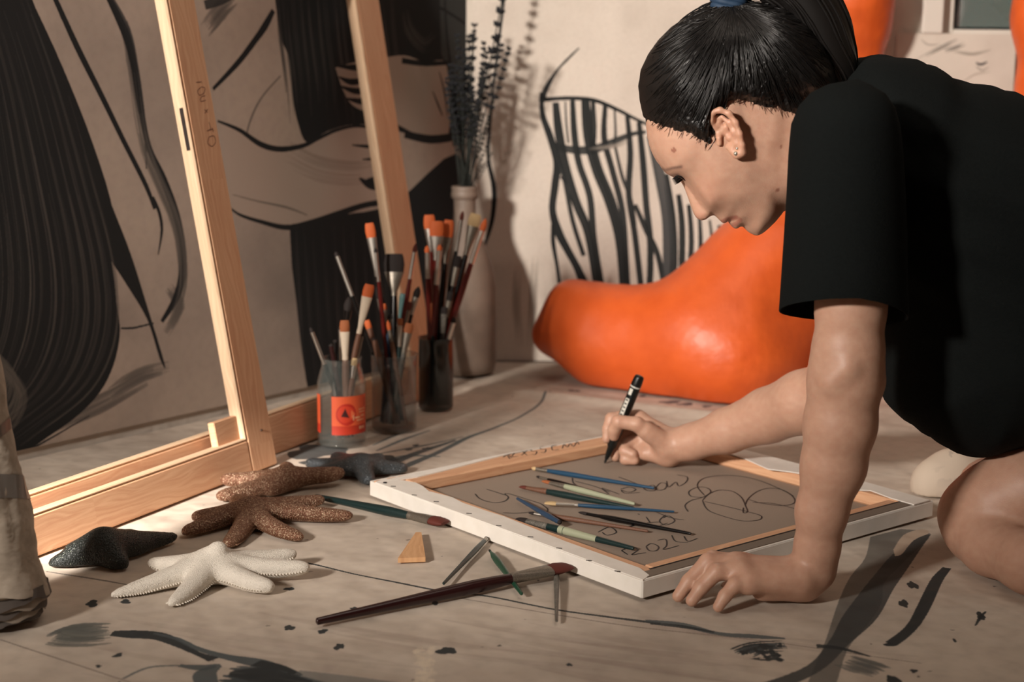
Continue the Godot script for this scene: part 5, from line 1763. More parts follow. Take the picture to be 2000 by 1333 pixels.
func build_shirt(t: Node3D) -> void:
	var dist := 1.935
	var h := 0.0075
	var poly := side_points(SHIRT, dist, 3)
	var lo := Vector2(1e3, 1e3)
	var hi := -lo
	for p in poly: lo = lo.min(p); hi = hi.max(p)
	lo -= Vector2.ONE * h * 4; hi += Vector2.ONE * h * 4
	var cols := int((hi.x - lo.x) / h) + 2
	var rows := int((hi.y - lo.y) / h) + 2
	var n := FastNoiseLite.new()
	n.seed = 17
	n.frequency = 1.0
	n.fractal_octaves = 2
	var sq := PackedFloat32Array()
	sq.resize(cols * rows)
	for i in cols:
		for j in rows:
			var p := lo + Vector2(i, j) * h
			var s := outline_distance(p, poly)
			if s < 0.0:
				sq[i * rows + j] = s * 0.06
				continue
			var x := minf(s / 0.14, 1.0)
			var w := 0.165 * sqrt(1.0 - (1.0 - x) * (1.0 - x))
			w += (n.get_noise_2d(p.x * 9.0 + p.y * 16.0, p.y * 4.0 - p.x * 3.0) * 0.007) * minf(1.0, s / 0.05)
			sq[i * rows + j] = w * w
	var cloth := triplanar(mat(Color(0.080, 0.092, 0.092), 0.95), noise_texture(0.1, Color(0.85, 0.85, 0.85), Color(1, 1, 1), 95), 8.0, bump_texture(0.4, 96, 4.0, 2), 0.4)
	cloth.metallic_specular = 0.2
	var shirt := put("tshirt", swell(lo, h, cols, rows, sq, -dist).mesh(true), cloth, t)
	# the near sleeve, open at the hem: rings of left, right and height in pixels
	for side in 2:
		var z := 1.735 if side == 0 else 2.065
		var rings := [[1618, 1700, 165, 0.02], [1585, 1728, 182, 0.045], [1562, 1745, 208, 0.062], [1547, 1755, 245, 0.070], [1542, 1760, 300, 0.074], [1538, 1765, 380, 0.075], [1533, 1768, 460, 0.075], [1528, 1770, 530, 0.075], [1524, 1774, 582, 0.076]]
		if side == 1: rings = [[1660, 1745, 200, 0.03], [1640, 1770, 240, 0.05], [1625, 1770, 320, 0.06], [1615, 1760, 420, 0.06], [1605, 1750, 520, 0.06], [1600, 1745, 590, 0.06]]
		var s := Soup.new()
		var sides := 40
		for shell in 2:
			for r in rings.size():
				var q: Array = rings[r]
				var a := at(q[0], q[2], z)
				var b := at(q[1], q[2], z)
				var c := (a + b) / 2.0
				var half := (b.x - a.x) / 2.0 - (0.0025 if shell else 0.0)
				for k in sides:
					var ang := TAU * k / sides
					var u := float(r) / (rings.size() - 1)
					var dr: float = q[3] - (0.0025 if shell else 0.0)
					# the hem hangs lower on the far side and at the back corner
					var drop := 0.0
					if r >= rings.size() - 2: drop = (-0.013 + 0.024 * sin(ang) - 0.012 * maxf(0.0, cos(ang))) * (1.0 if r == rings.size() - 1 else 0.5)
					var fold := 1.0 + (0.03 * sin(ang * 3.0 + u * 2.0) + 0.02 * sin(ang * 5.0 + 1.0)) * u * (0.4 if absf(cos(ang)) > 0.9 else 1.0)
					s.v.append(Vector3(c.x + cos(ang) * half, c.y + (drop if side == 0 else 0.0), c.z + sin(ang) * dr * fold))
		var m := rings.size() * sides
		for shell in 2:
			for r in rings.size() - 1:
				for k in sides:
					var k2 := (k + 1) % sides
					var a := shell * m + r * sides
					if shell == 0: s.quad(a + k, a + sides + k, a + sides + k2, a + k2)
					else: s.quad(a + k2, a + sides + k2, a + sides + k, a + k)
		for k in sides:
			var k2 := (k + 1) % sides
			var a := (rings.size() - 1) * sides
			s.quad(a + k, m + a + k, m + a + k2, a + k2)
		var top := s.v.size()
		var mid := Vector3.ZERO
		for k in sides: mid += s.v[k] / sides
		s.v.append(mid + Vector3(0.008, 0.006, 0))
		for k in sides: s.tri(top, k, (k + 1) % sides)
		put("sleeve", s.mesh(), cloth, shirt)

# ---------------------------------------------------------------- the marker in the far hand
func build_marker() -> void:
	var tip := fl(1181, 905, LINEN_Y + 0.0006)
	var top := at(1250, 734, -tip.z - 0.012)
	var l := tip.distance_to(top)
	var t := thing("marker_pen", "dark green and black marker pen held in the writing hand", "marker", tip)
	t.basis = frame_along(top - tip, Vector3.BACK)
	var dark := mat(Color(0.035, 0.055, 0.055), 0.3)
	put("nib", lathe([[0.00076, 0.0], [0.00178, 0.002], [0.00203, 0.008]], 12).mesh(), mat(Color(0.02, 0.02, 0.02), 0.7), t)
	put("grip", lathe([[0.00279, 0.007], [0.00457, 0.016], [0.00533, 0.026], [0.00711, 0.030], [0.00737, 0.050]], 20).mesh(), dark, t)
	put("barrel", lathe([[0.00787, 0.050], [0.00813, 0.052], [0.00813, l - 0.020], [0.00762, l - 0.019]], 24).mesh(), dark, t)
	put("end_ring", lathe([[0.00826, l - 0.0195], [0.00838, l - 0.0185], [0.00826, l - 0.0175]], 24).mesh(), mat(Color(0.75, 0.75, 0.72), 0.4), t)
	put("end_cap", lathe([[0.00787, l - 0.0175], [0.00813, l - 0.014], [0.00762, l - 0.004], [0.00635, l - 0.001], [0.0030, l]], 24).mesh(), mat(Color(0.03, 0.035, 0.035), 0.35), t)
	# white printed panel: a curved patch on the camera side with dark ticks
	var eye_local := t.transform.affine_inverse() * eye
	var a0 := atan2(eye_local.z, eye_local.x) + 0.55
	for q in [[l - 0.032, l - 0.022, 0.35], [l - 0.082, l - 0.038, 0.42], [l - 0.096, l - 0.086, 0.34]]:
		var s := Soup.new()
		for i in 9:
			var a: float = a0 + (i / 8.0 - 0.5) * 2.0 * q[2]
			for y in [q[0], q[1]]: s.v.append(Vector3(cos(a) * 0.00840, y, sin(a) * 0.00840))
		for i in 8: s.quad(i * 2, i * 2 + 1, i * 2 + 3, i * 2 + 2)
		put("printed_panel", s.mesh(), mat(Color(0.78, 0.77, 0.73), 0.5), t)
	var tick := Soup.new()
	for k in 7:
		var y := l - 0.078 + k * 0.006
		for i in 4:
			var a := a0 + (i / 3.0 - 0.5) * 0.5
			for dy in [0.0, 0.0022]: tick.v.append(Vector3(cos(a) * 0.00850, y + dy, sin(a) * 0.00850))
		var b := tick.v.size() - 8
		for i in 3: tick.quad(b + i * 2, b + i * 2 + 1, b + i * 2 + 3, b + i * 2 + 2)
	put("lettering", tick.mesh(), M.ink, t)

# ---------------------------------------------------------------- starfish
func glitter(base: Color, spark: Color, seed_: int, share: float) -> ImageTexture:
	var r := RandomNumberGenerator.new()
	r.seed = seed_
	var img := Image.create(256, 256, false, Image.FORMAT_RGBA8)
	img.fill(base)
	for k in int(256 * 256 * share):
		var c := base.lerp(spark, r.randf() * r.randf())
		img.set_pixel(r.randi() % 256, r.randi() % 256, c)
		if k % 5 == 0: img.fill_rect(Rect2i(r.randi() % 255, r.randi() % 255, 2, 2), base.lerp(spark, 0.4 + 0.6 * r.randf()))
	return ImageTexture.create_from_image(img)

func star(label: String, c: Vector3, tips: Array, core: float, root: float, end: float, squash: float, m: Material, spine: Material, bend := 0.3) -> void:
	# tips: [pixel x, pixel y, height of the tip] on the floor
	var t := thing("starfish", label, "starfish", Vector3(c.x, 0.0, c.z), "starfish on the drop cloth")
	var b := Blob.new()
	b.k = 0.009
	var lift := core
	b.bone(Vector3(0, lift, 0), core, Vector3(0.002, lift, 0.002), core)
	var spines := Soup.new()
	for q in tips:
		var e := fl(q[0], q[1], q[2]) - t.position
		e.y = maxf(e.y, 0.0) / squash + (q[4] if q.size() > 4 else end)
		var side: Vector3 = Vector3(e.z, 0, -e.x).normalized() * e.length() * bend * (0.2 if q.size() < 4 else q[3])
		var pts := spline([Vector3(0, lift, 0), e * 0.4 + side * 0.5 + Vector3(0, lift * 0.55, 0), e * 0.75 + side * 0.35 + Vector3(0, lift * 0.12, 0), e], 3)
		var en: float = q[4] if q.size() > 4 else end
		var rad := spline([core * 0.95, root * 0.98, lerpf(root, en, 0.4), en], 3)
		b.chain(pts, rad)
		if spine:
			var l := 0.0
			for i in range(2, pts.size()):
				var d: Vector3 = pts[i] - pts[i - 1]
				var n := maxi(1, int(d.length() / 0.0030))
				for k in n:
					var p: Vector3 = pts[i - 1].lerp(pts[i], float(k) / n)
					var r := lerpf(rad[i - 1], rad[i], float(k) / n)
					var o := Vector3(d.z, 0, -d.x).normalized()
					for s in [-1.0, 1.0]:
						var at_: Vector3 = p + o * s * (r + 0.0010)
						at_.y = maxf((p.y - r * 0.35) * squash, 0.0016)
						spines.join(sweep([at_, at_ + o * s * 0.0036 + Vector3(0, -0.0004, 0) + d.normalized() * 0.0006], [0.0012, 0.0006], 5))
	var s := b.soup(0.0036, squash)
	for i in s.v.size(): s.v[i].y = maxf(s.v[i].y, 0.0002)
	put("arms", s.mesh(), m, t)
	if spine:
		var o := put("spines", spines.mesh(), spine, t)
		tag(o, "", "", "", "stuff")

func build_starfish() -> void:
	var brown := triplanar(mat(Color(1, 1, 1), 0.42, 0.35), glitter(Color(0.46, 0.31, 0.235), Color(1.0, 0.93, 0.80), 3, 0.18), 7.0, bump_texture(0.35, 102, 8.0, 2), 0.8)
	var brown_spine := mat(Color(0.50, 0.36, 0.27), 0.5, 0.2)
	star("brown glittery starfish with seven plump arms in front of its twin", fl(488, 1016), [[462, 983, 0.008, 0.0], [384, 1017, 0.006, 0.1], [364, 1046, 0.0, -0.2], [446, 1070, 0.0, 0.2], [584, 1057, 0.0, -0.4], [681, 1015, 0.004, 0.1], [626, 984, 0.006, 0.2]], 0.0165, 0.0118, 0.0062, 0.85, brown, brown_spine)
	star("dark brown glittery starfish with curled arms beside the grey starfish", fl(560, 955), [[440, 945, 0.008, 0.0], [432, 978, 0.0, 0.2], [528, 967, 0.0, 0.0], [664, 932, 0.010, 0.2], [560, 921, 0.010, 0.0]], 0.017, 0.0118, 0.0070, 0.9, brown, brown_spine)
	var white := triplanar(mat(Color(0.93, 0.90, 0.85), 0.85), noise_texture(0.2, Color(0.9, 0.9, 0.9), Color(1, 1, 1), 104), 12.0, bump_texture(0.35, 105, 8.0, 2), 0.7)
	star("white starfish with seven slender arms on the drop cloth", fl(412, 1132), [[428, 1076, 0.036, 0.0, 0.0046], [294, 1103, 0.012, 0.2, 0.0030], [220, 1167, 0.0, -0.1, 0.0026], [334, 1185, 0.0, 0.2, 0.0032], [526, 1156, 0.002, -0.2, 0.0062], [596, 1118, 0.010, 0.0, 0.0062], [572, 1090, 0.012, 0.1, 0.0052]], 0.0185, 0.0118, 0.0056, 0.92, white, mat(Color(0.90, 0.87, 0.82), 0.85))
	var green := triplanar(mat(Color(1, 1, 1), 0.4, 0.15), glitter(Color(0.10, 0.125, 0.12), Color(0.75, 0.8, 0.7), 7, 0.012), 9.0, bump_texture(0.2, 106, 8.0, 3), 0.7)
	star("thick dark green starfish lying beside the wooden rail", fl(203, 1098), [[100, 1105, 0.0, 0.0, 0.0022], [345, 1050, 0.004, 0.1, 0.0018], [290, 1066, 0.006, 0.0, 0.0030], [256, 1060, 0.012, 0.0, 0.0060], [136, 1078, 0.014, 0.0, 0.0022], [236, 1110, 0.0, 0.0, 0.006]], 0.0195, 0.0130, 0.0035, 1.0, green, null)
	var grey := triplanar(mat(Color(1, 1, 1), 0.33, 0.5), glitter(Color(0.33, 0.36, 0.38), Color(0.95, 0.95, 0.95), 9, 0.02), 9.0, bump_texture(0.2, 107, 8.0, 3), 0.8)
	star("silver grey starfish near the corner of the canvas", fl(705, 928), [[604, 912, 0.006, 0.1], [612, 932, 0.0, 0.0], [655, 900, 0.012, 0.0], [742, 903, 0.012, 0.0], [788, 922, 0.0, 0.0], [720, 946, 0.0, 0.0]], 0.016, 0.0105, 0.0060, 0.9, grey, null)

# ---------------------------------------------------------------- paintbrushes
func brush(label: String, tip: Vector3, tail: Vector3, d: Dictionary, hint := Vector3.UP, group := "loose paintbrushes") -> Node3D:
	# d: r handle radius, f ferrule length, b bristle length, w bristle half width, flat, handle, hair, metal, tail_cut
	var l := tip.distance_to(tail)
	var t := thing("paintbrush", label, "paintbrush", tail, group)
	t.basis = frame_along(tip - tail, hint)
	var r: float = d.get("r", 0.004)
	var fe: float = d.get("f", 0.022)
	var bl: float = d.get("b", 0.016)
	var w: float = d.get("w", r * 0.8)
	var flat: float = d.get("flat", 1.0)                 # thickness of the bristles over their width
	var h := l - fe - bl
	var neck := minf(r * 0.75, w)
	var hm: Material = d.get("handle", M.black_lacquer)
	put("handle", lathe([[r * 0.28, 0.0], [r * 0.5, 0.0012], [r * 0.58, h * 0.12], [r * 0.74, h * 0.4], [r * 0.97, h * 0.72], [r, h * 0.8], [r * 0.9, h * 0.92], [neck, h + 0.002]], 14).mesh(), hm, t)
	if d.has("stripe"):
		put("stripe", lathe([[r * 0.765, h * 0.42], [r * 1.01, h * 0.76], [r * 0.98, h * 0.86]], 14, 1.0, false).mesh(), d.stripe, t)
	put("ferrule", lathe([[neck * 1.08, h, 1.0], [neck * 1.12, h + fe * 0.08, 1.0], [neck * 1.05, h + fe * 0.14, 1.0], [neck * 1.1, h + fe * 0.2, 1.0], [lerpf(neck, w, 0.5) * 1.05, h + fe * 0.6, lerpf(1.0, flat, 0.6)], [w, h + fe, flat]], 16).mesh(), d.get("metal", M.steel), t)
	var bp := [[w * 0.94, h + fe - 0.001, flat], [w * 1.04, h + fe + bl * 0.4, flat], [w * 0.95, h + fe + bl * 0.8, flat * 0.8], [w * 0.8, h + fe + bl, flat * 0.45]]
	if flat > 0.7: bp = [[w * 0.92, h + fe - 0.001], [w * 1.08, h + fe + bl * 0.35], [w * 0.8, h + fe + bl * 0.7], [w * 0.12, h + fe + bl]]
	put("bristles", lathe(bp, 14).mesh(), d.get("hair", M.hair_tan), t)
	return t

func brush_materials() -> void:
	M.hair_tan = triplanar(mat(Color(0.72, 0.42, 0.24), 0.75), noise_texture(0.2, Color(0.7, 0.7, 0.7), Color(1, 1, 1), 111), 60.0)
	M.hair_orange = triplanar(mat(Color(0.86, 0.42, 0.18), 0.7), noise_texture(0.2, Color(0.75, 0.7, 0.7), Color(1, 1, 1), 112), 60.0)
	M.hair_cream = triplanar(mat(Color(0.86, 0.74, 0.55), 0.8), noise_texture(0.2, Color(0.8, 0.8, 0.8), Color(1, 1, 1), 113), 60.0)
	M.hair_dark = triplanar(mat(Color(0.15, 0.11, 0.10), 0.8), noise_texture(0.2, Color(0.7, 0.7, 0.7), Color(1, 1, 1), 114), 60.0)
	M.hair_red = triplanar(mat(Color(0.42, 0.17, 0.12), 0.75), noise_texture(0.2, Color(0.7, 0.7, 0.7), Color(1, 1, 1), 115), 60.0)
	M.red_lacquer = mat(Color(0.33, 0.075, 0.06), 0.22)
	M.maroon = mat(Color(0.16, 0.055, 0.06), 0.25)
	M.blue_lacquer = mat(Color(0.11, 0.26, 0.37), 0.3)
	M.slate_blue = mat(Color(0.16, 0.26, 0.36), 0.35)
	M.green_lacquer = triplanar(mat(Color(0.07, 0.17, 0.17), 0.35), noise_texture(0.06, Color(0.6, 0.65, 0.65), Color(1.3, 1.3, 1.3), 116), 30.0)
	M.pine_green = mat(Color(0.11, 0.27, 0.20), 0.4)
	M.cream_paint = mat(Color(0.62, 0.64, 0.54), 0.45)
	M.smeared = triplanar(mat(Color(0.9, 0.9, 0.9), 0.5), glitter(Color(0.28, 0.27, 0.25), Color(0.95, 0.92, 0.85), 17, 0.25), 26.0)
	M.smeared_wood = triplanar(mat(Color(1, 1, 1), 0.6), glitter(Color(0.45, 0.30, 0.22), Color(0.16, 0.14, 0.13), 19, 0.22), 26.0)
	M.paint_steel = triplanar(mat(Color(0.9, 0.88, 0.85), 0.4, 0.7), glitter(Color(0.62, 0.60, 0.57), Color(0.2, 0.2, 0.2), 18, 0.22), 26.0)
	M.white_tape = mat(Color(0.80, 0.74, 0.66), 0.7)
	M.teal_paint = mat(Color(0.30, 0.45, 0.45), 0.5)

func build_loose_brushes() -> void:
	var lie := func(px: float, py: float, h: float) -> Vector3: return fl(px, py, h)
	brush("large paintbrush with maroon handle and brown flat bristles", lie.call(1112, 1106, 0.010), lie.call(618, 1215, 0.005), {"r": 0.0082, "f": 0.055, "b": 0.030, "w": 0.013, "flat": 0.45, "handle": M.maroon, "hair": M.hair_red, "metal": M.paint_steel})
	brush("dark green paintbrush with a paint-crusted ferrule pointing at the canvas", lie.call(870, 1022, 0.008), lie.call(616, 970, 0.005), {"r": 0.0068, "f": 0.040, "b": 0.022, "w": 0.0115, "flat": 0.5, "handle": M.green_lacquer, "hair": M.hair_red, "metal": M.paint_steel})
	brush("short black-green paintbrush lying against the canvas edge", lie.call(951, 1052, 0.004), lie.call(866, 1141, 0.004), {"r": 0.0036, "f": 0.010, "b": 0.004, "w": 0.003, "handle": M.green_lacquer, "hair": M.hair_dark, "metal": M.dull_steel})
	brush("thin pine green paintbrush under the large maroon one", lie.call(955, 1074, 0.0042), lie.call(1019, 1161, 0.0040), {"r": 0.0044, "f": 0.006, "b": 0.009, "w": 0.0016, "handle": M.pine_green, "hair": M.hair_dark, "metal": M.pine_green})
	brush("thin grey paint-spotted brush pointing away under the large bristles", lie.call(1087, 1108, 0.0036), lie.call(1087, 1214, 0.0034), {"r": 0.0034, "f": 0.012, "b": 0.004, "w": 0.0026, "handle": M.smeared, "hair": M.hair_dark, "metal": M.paint_steel})
	# on the canvas
	var y := LINEN_Y
	var g := "paintbrushes on the canvas"
	brush("long blue paintbrush beside the signature word", lie.call(1038, 915, y + 0.004), lie.call(1278, 954, y + 0.004), {"r": 0.0040, "f": 0.020, "b": 0.008, "w": 0.0028, "handle": M.blue_lacquer, "hair": M.hair_cream, "metal": M.paint_steel}, Vector3.UP, g)
	brush("thin black paintbrush with a fine brown point next to the blue one", lie.call(1047, 931, y + 0.004), lie.call(1187, 968, y + 0.004), {"r": 0.0030, "f": 0.016, "b": 0.008, "w": 0.002, "handle": M.black_lacquer, "hair": M.hair_dark, "metal": M.paint_steel}, Vector3.UP, g)
	brush("cream and green paintbrush with tan bristles on the linen", lie.call(1060, 940, y + 0.010), lie.call(1240, 985, y + 0.006), {"r": 0.0046, "f": 0.026, "b": 0.014, "w": 0.0040, "flat": 0.6, "handle": M.cream_paint, "hair": M.hair_tan, "metal": M.paint_steel}, Vector3.UP, g)
	brush("dark green paintbrush with red-brown bristles below the cream one", lie.call(1016, 951, y + 0.005), lie.call(1238, 993, y + 0.005), {"r": 0.0050, "f": 0.034, "b": 0.012, "w": 0.0042, "flat": 0.6, "handle": M.green_lacquer, "hair": M.hair_red, "metal": M.smeared_wood}, Vector3.UP, g)
	brush("slim paintbrush with flat peach bristles and bright ferrule on the linen", lie.call(1064, 983, y + 0.006), lie.call(1317, 1000, y + 0.004), {"r": 0.0030, "f": 0.030, "b": 0.016, "w": 0.0056, "flat": 0.45, "handle": M.blue_lacquer, "hair": M.hair_cream, "metal": M.steel}, Vector3.UP, g)
	brush("long black lacquered paintbrush with a fine tip on the linen", lie.call(1129, 1001, y + 0.004), lie.call(1350, 1043, y + 0.004), {"r": 0.0040, "f": 0.018, "b": 0.014, "w": 0.0022, "handle": M.black_lacquer, "hair": M.hair_dark, "metal": M.black_lacquer}, Vector3.UP, g)
	brush("short slate blue brush crossing over the brown one", lie.call(1095, 1022, y + 0.009), lie.call(1010, 974, y + 0.006), {"r": 0.0040, "f": 0.010, "b": 0.004, "w": 0.003, "handle": M.slate_blue, "hair": M.hair_dark, "metal": M.slate_blue}, Vector3.UP, g)
	brush("paint-smeared wooden brush with a short dark tip on the linen", lie.call(1034, 1002, y + 0.004), lie.call(1266, 1038, y + 0.004), {"r": 0.0036, "f": 0.016, "b": 0.008, "w": 0.0034, "flat": 0.6, "handle": M.smeared_wood, "hair": M.hair_dark, "metal": M.dull_steel}, Vector3.UP, g)
	brush("green brush with crusted dark bristles along the stapled bar", lie.call(1010, 1014, y + 0.006), lie.call(1238, 1072, y + 0.005), {"r": 0.0054, "f": 0.034, "b": 0.018, "w": 0.0058, "flat": 0.6, "handle": M.green_lacquer, "stripe": M.cream_paint, "hair": M.hair_dark, "metal": M.smeared}, Vector3.UP, g)

# ---------------------------------------------------------------- jars of brushes
func jar(called: String, label: String, c: Vector3, r: float, h: float, m: Material, shoulder := 1.0) -> Node3D:
	var t := thing(called, label, "jar", c)
	put("glass", lathe([[r * 0.9, 0.0], [r, 0.004], [r, h * 0.72], [r * lerpf(1.0, shoulder, 0.6), h * 0.84], [r * shoulder, h * 0.9], [r * shoulder, h * 0.985], [r * shoulder * 1.04, h * 0.99], [r * shoulder * 1.04, h], [r * shoulder * 0.95, h], [r * shoulder * 0.95, h * 0.9], [r * 0.94, h * 0.72], [r * 0.94, 0.010], [0.001, 0.008]], 36, 1.0, false).mesh(), m, t)
	put("glass_foot", lathe([[r * 0.9, 0.0], [r * 0.98, 0.003], [r * 0.98, 0.006], [r * 0.5, 0.007], [0.0, 0.007]], 36, 1.0, true).mesh(), M.smoky_glass, t)
	return t

func in_jar(label: String, c: Vector3, px: float, py: float, depth: float, foot: Vector2, d: Dictionary, group: String) -> void:
	var tip := at(px, py, -c.z + depth)
	brush(label, tip, c + Vector3(foot.x, 0.012, foot.y), d, Vector3.BACK, group)

func build_jars() -> void:
	var a := fl(668, 866)
	var j1 := jar("glass_jar", "glass jar with an orange paper label holding brushes", a, 0.0385, 0.140, M.glass, 0.82)
	# orange label: a curved patch with printed emblem
	var img := Image.create(256, 256, false, Image.FORMAT_RGBA8)
	img.fill(Color(0.86, 0.36, 0.20))
	rng.seed = 55
	blot(img, Vector2(92, 120), 66, 72, Color(0.72, 0.16, 0.10), 0.03)
	blot(img, Vector2(88, 118), 52, 58, Color(0.80, 0.24, 0.14), 0.06)
	fill(img, PackedVector2Array([Vector2(84, 78), Vector2(58, 132), Vector2(110, 142), Vector2(96, 112)]), Color(0.25, 0.10, 0.10))
	fill(img, PackedVector2Array([Vector2(120, 90), Vector2(150, 120), Vector2(118, 150)]), Color(0.88, 0.42, 0.26))
	for q in [[132, 128, 8, 34], [146, 140, 40, 10], [196, 132, 30, 12], [176, 90, 60, 7], [180, 108, 54, 7], [160, 160, 60, 8]]: img.fill_rect(Rect2i(q[0], q[1], q[2], q[3]), Color(0.90, 0.68, 0.52))
	img.fill_rect(Rect2i(0, 196, 256, 60), Color(0.74, 0.21, 0.12))
	for q in [[180, 206, 12, 20], [198, 206, 10, 20], [214, 208, 14, 18]]: img.fill_rect(Rect2i(q[0], q[1], q[2], q[3]), Color(0.90, 0.72, 0.58))
	img.fill_rect(Rect2i(226, 20, 10, 60), Color(0.60, 0.16, 0.10))
	var lm := mat(Color(1, 1, 1), 0.55)
	lm.albedo_texture = ImageTexture.create_from_image(img)
	var base_ang := atan2(eye.z - a.z, eye.x - a.x)          # towards the camera
	for q in [[-1.30, 0.42], [1.05, 1.52]]:
		var s := Soup.new()
		for i in 17:
			var u := i / 16.0
			var ang: float = base_ang + lerpf(q[1], q[0], u)
			for v in [0.022, 0.084]:
				s.v.append(Vector3(cos(ang) * 0.0389, v, sin(ang) * 0.0389))
				s.uv.append(Vector2(u if q[0] < 0.0 else 0.02, 1.0 if v < 0.05 else 0.0))
		for i in 16: s.quad(i * 2, i * 2 + 2, i * 2 + 3, i * 2 + 1)
		put("paper_label", s.mesh(), lm, j1)
	var b := fl(770, 838)
	jar("glass_jar", "tall smeared drinking glass crowded with paintbrushes", b, 0.0375, 0.128, M.smoky_glass, 1.02)
	var c := fl(851, 798)
	jar("glass_jar", "dark stained glass jar of red-handled brushes beside the vase", c, 0.0310, 0.128, M.dirty_glass, 0.98)
	var g1 := "brushes in the orange-labelled jar"
	var g2 := "brushes in the smeared glass"
	var g3 := "brushes in the dark jar"
	var red := {"handle": M.red_lacquer}
	in_jar("slim brush with a long silver ferrule leaning out over the wooden rail", a, 606, 640, 0.0, Vector2(0.018, 0.005), {"r": 0.0040, "f": 0.055, "b": 0.008, "w": 0.0032, "hair": M.hair_dark}, g1)
	in_jar("brush with fanned orange bristles and white taped ferrule", a, 722, 556, 0.005, Vector2(-0.008, 0.01), {"r": 0.0050, "f": 0.060, "b": 0.020, "w": 0.0085, "flat": 0.45, "hair": M.hair_orange, "metal": M.white_tape, "handle": M.smeared_wood}, g1)
	in_jar("stubby brush with dark-tipped tan bristles and cream ferrule", a, 673, 626, -0.01, Vector2(0.010, 0.018), {"r": 0.0062, "f": 0.045, "b": 0.018, "w": 0.0078, "flat": 0.6, "hair": M.hair_tan, "metal": M.white_tape, "handle": M.smeared_wood}, g1)
	in_jar("plain brown wooden brush handle standing in the labelled jar", a, 646, 672, -0.012, Vector2(0.012, 0.012), {"r": 0.0046, "f": 0.010, "b": 0.004, "w": 0.0036, "handle": M.maroon, "hair": M.hair_dark, "metal": M.maroon}, g1)
	in_jar("thin brush with a bright steel ferrule in the labelled jar", a, 664, 638, 0.012, Vector2(0.0, -0.015), {"r": 0.0034, "f": 0.05, "b": 0.005, "w": 0.0026, "hair": M.hair_dark}, g1)
	in_jar("black brush with a round dark mop in the labelled jar", a, 682, 580, 0.02, Vector2(-0.010, -0.012), {"r": 0.0046, "f": 0.03, "b": 0.022, "w": 0.0070, "hair": M.hair_dark, "metal": M.black_lacquer}, g1)
	in_jar("paint-crusted brush leaning at the rim of the labelled jar", a, 706, 640, 0.01, Vector2(0.004, 0.020), {"r": 0.0052, "f": 0.04, "b": 0.014, "w": 0.0058, "flat": 0.5, "hair": M.hair_dark, "metal": M.paint_steel, "handle": M.smeared}, g1)
	in_jar("small brush with a pale stump of bristles in the labelled jar", a, 693, 700, -0.015, Vector2(0.006, 0.020), {"r": 0.0044, "f": 0.020, "b": 0.012, "w": 0.0045, "flat": 0.6, "hair": M.hair_cream, "handle": M.smeared_wood}, g1)
	in_jar("very long thin brush with grey ferrule leaning away from the smeared glass", b, 655, 492, 0.02, Vector2(0.010, 0.0), {"r": 0.0042, "f": 0.070, "b": 0.008, "w": 0.0034, "hair": M.hair_dark, "metal": M.dull_steel}, g2)
	in_jar("flat orange brush with a long silver ferrule above the smeared glass", b, 721, 436, 0.02, Vector2(0.010, -0.01), {"r": 0.0056, "f": 0.065, "b": 0.024, "w": 0.0082, "flat": 0.4, "hair": M.hair_orange, "metal": M.dull_steel}, g2)
	in_jar("wide flat brush with grey-black bristles above the smeared glass", b, 770, 496, 0.03, Vector2(0.0, 0.012), {"r": 0.0066, "f": 0.040, "b": 0.030, "w": 0.0165, "flat": 0.28, "hair": M.hair_dark, "metal": M.paint_steel}, g2)
	in_jar("upright red brush with a thin needle ferrule", b, 733, 484, -0.005, Vector2(0.0, 0.02), {"r": 0.0038, "f": 0.048, "b": 0.008, "w": 0.0028, "hair": M.hair_dark}.merged(red), g2)
	in_jar("red brush with a fine dark red point and shining ferrule", b, 812, 476, 0.005, Vector2(-0.012, 0.012), {"r": 0.0042, "f": 0.045, "b": 0.014, "w": 0.0034, "hair": M.hair_red}.merged(red), g2)
	in_jar("short brush with a small orange tuft in the smeared glass", b, 748, 594, 0.01, Vector2(0.015, -0.01), {"r": 0.0042, "f": 0.02, "b": 0.010, "w": 0.0052, "flat": 0.6, "hair": M.hair_orange, "metal": M.dull_steel}, g2)
	in_jar("wooden brush with worn orange bristles at the rim of the smeared glass", b, 716, 626, -0.012, Vector2(0.010, 0.018), {"r": 0.0050, "f": 0.022, "b": 0.014, "w": 0.0052, "flat": 0.5, "hair": M.hair_orange, "metal": M.smeared_wood, "handle": M.smeared_wood}, g2)
	in_jar("paint-crusted wooden brush crossing inside the smeared glass", b, 757, 626, -0.015, Vector2(0.022, 0.020), {"r": 0.0048, "f": 0.020, "b": 0.016, "w": 0.0034, "hair": M.hair_orange, "handle": M.smeared_wood, "metal": M.paint_steel}, g2)
	in_jar("brush with a teal-smeared ferrule in the smeared glass", b, 788, 574, 0.005, Vector2(-0.012, -0.006), {"r": 0.0052, "f": 0.03, "b": 0.012, "w": 0.0060, "flat": 0.6, "hair": M.teal_paint, "metal": M.teal_paint, "handle": M.smeared}, g2)
	in_jar("silver-tipped brush with rusty bristles in the smeared glass", b, 782, 622, -0.012, Vector2(0.004, 0.018), {"r": 0.0044, "f": 0.035, "b": 0.012, "w": 0.0044, "flat": 0.6, "hair": M.hair_tan, "handle": M.green_lacquer}, g2)
	in_jar("stout brush with tan bristles and smeared steel in the smeared glass", b, 800, 632, -0.01, Vector2(-0.006, 0.020), {"r": 0.0058, "f": 0.034, "b": 0.016, "w": 0.0075, "flat": 0.5, "hair": M.hair_tan, "metal": M.paint_steel, "handle": M.smeared}, g2)
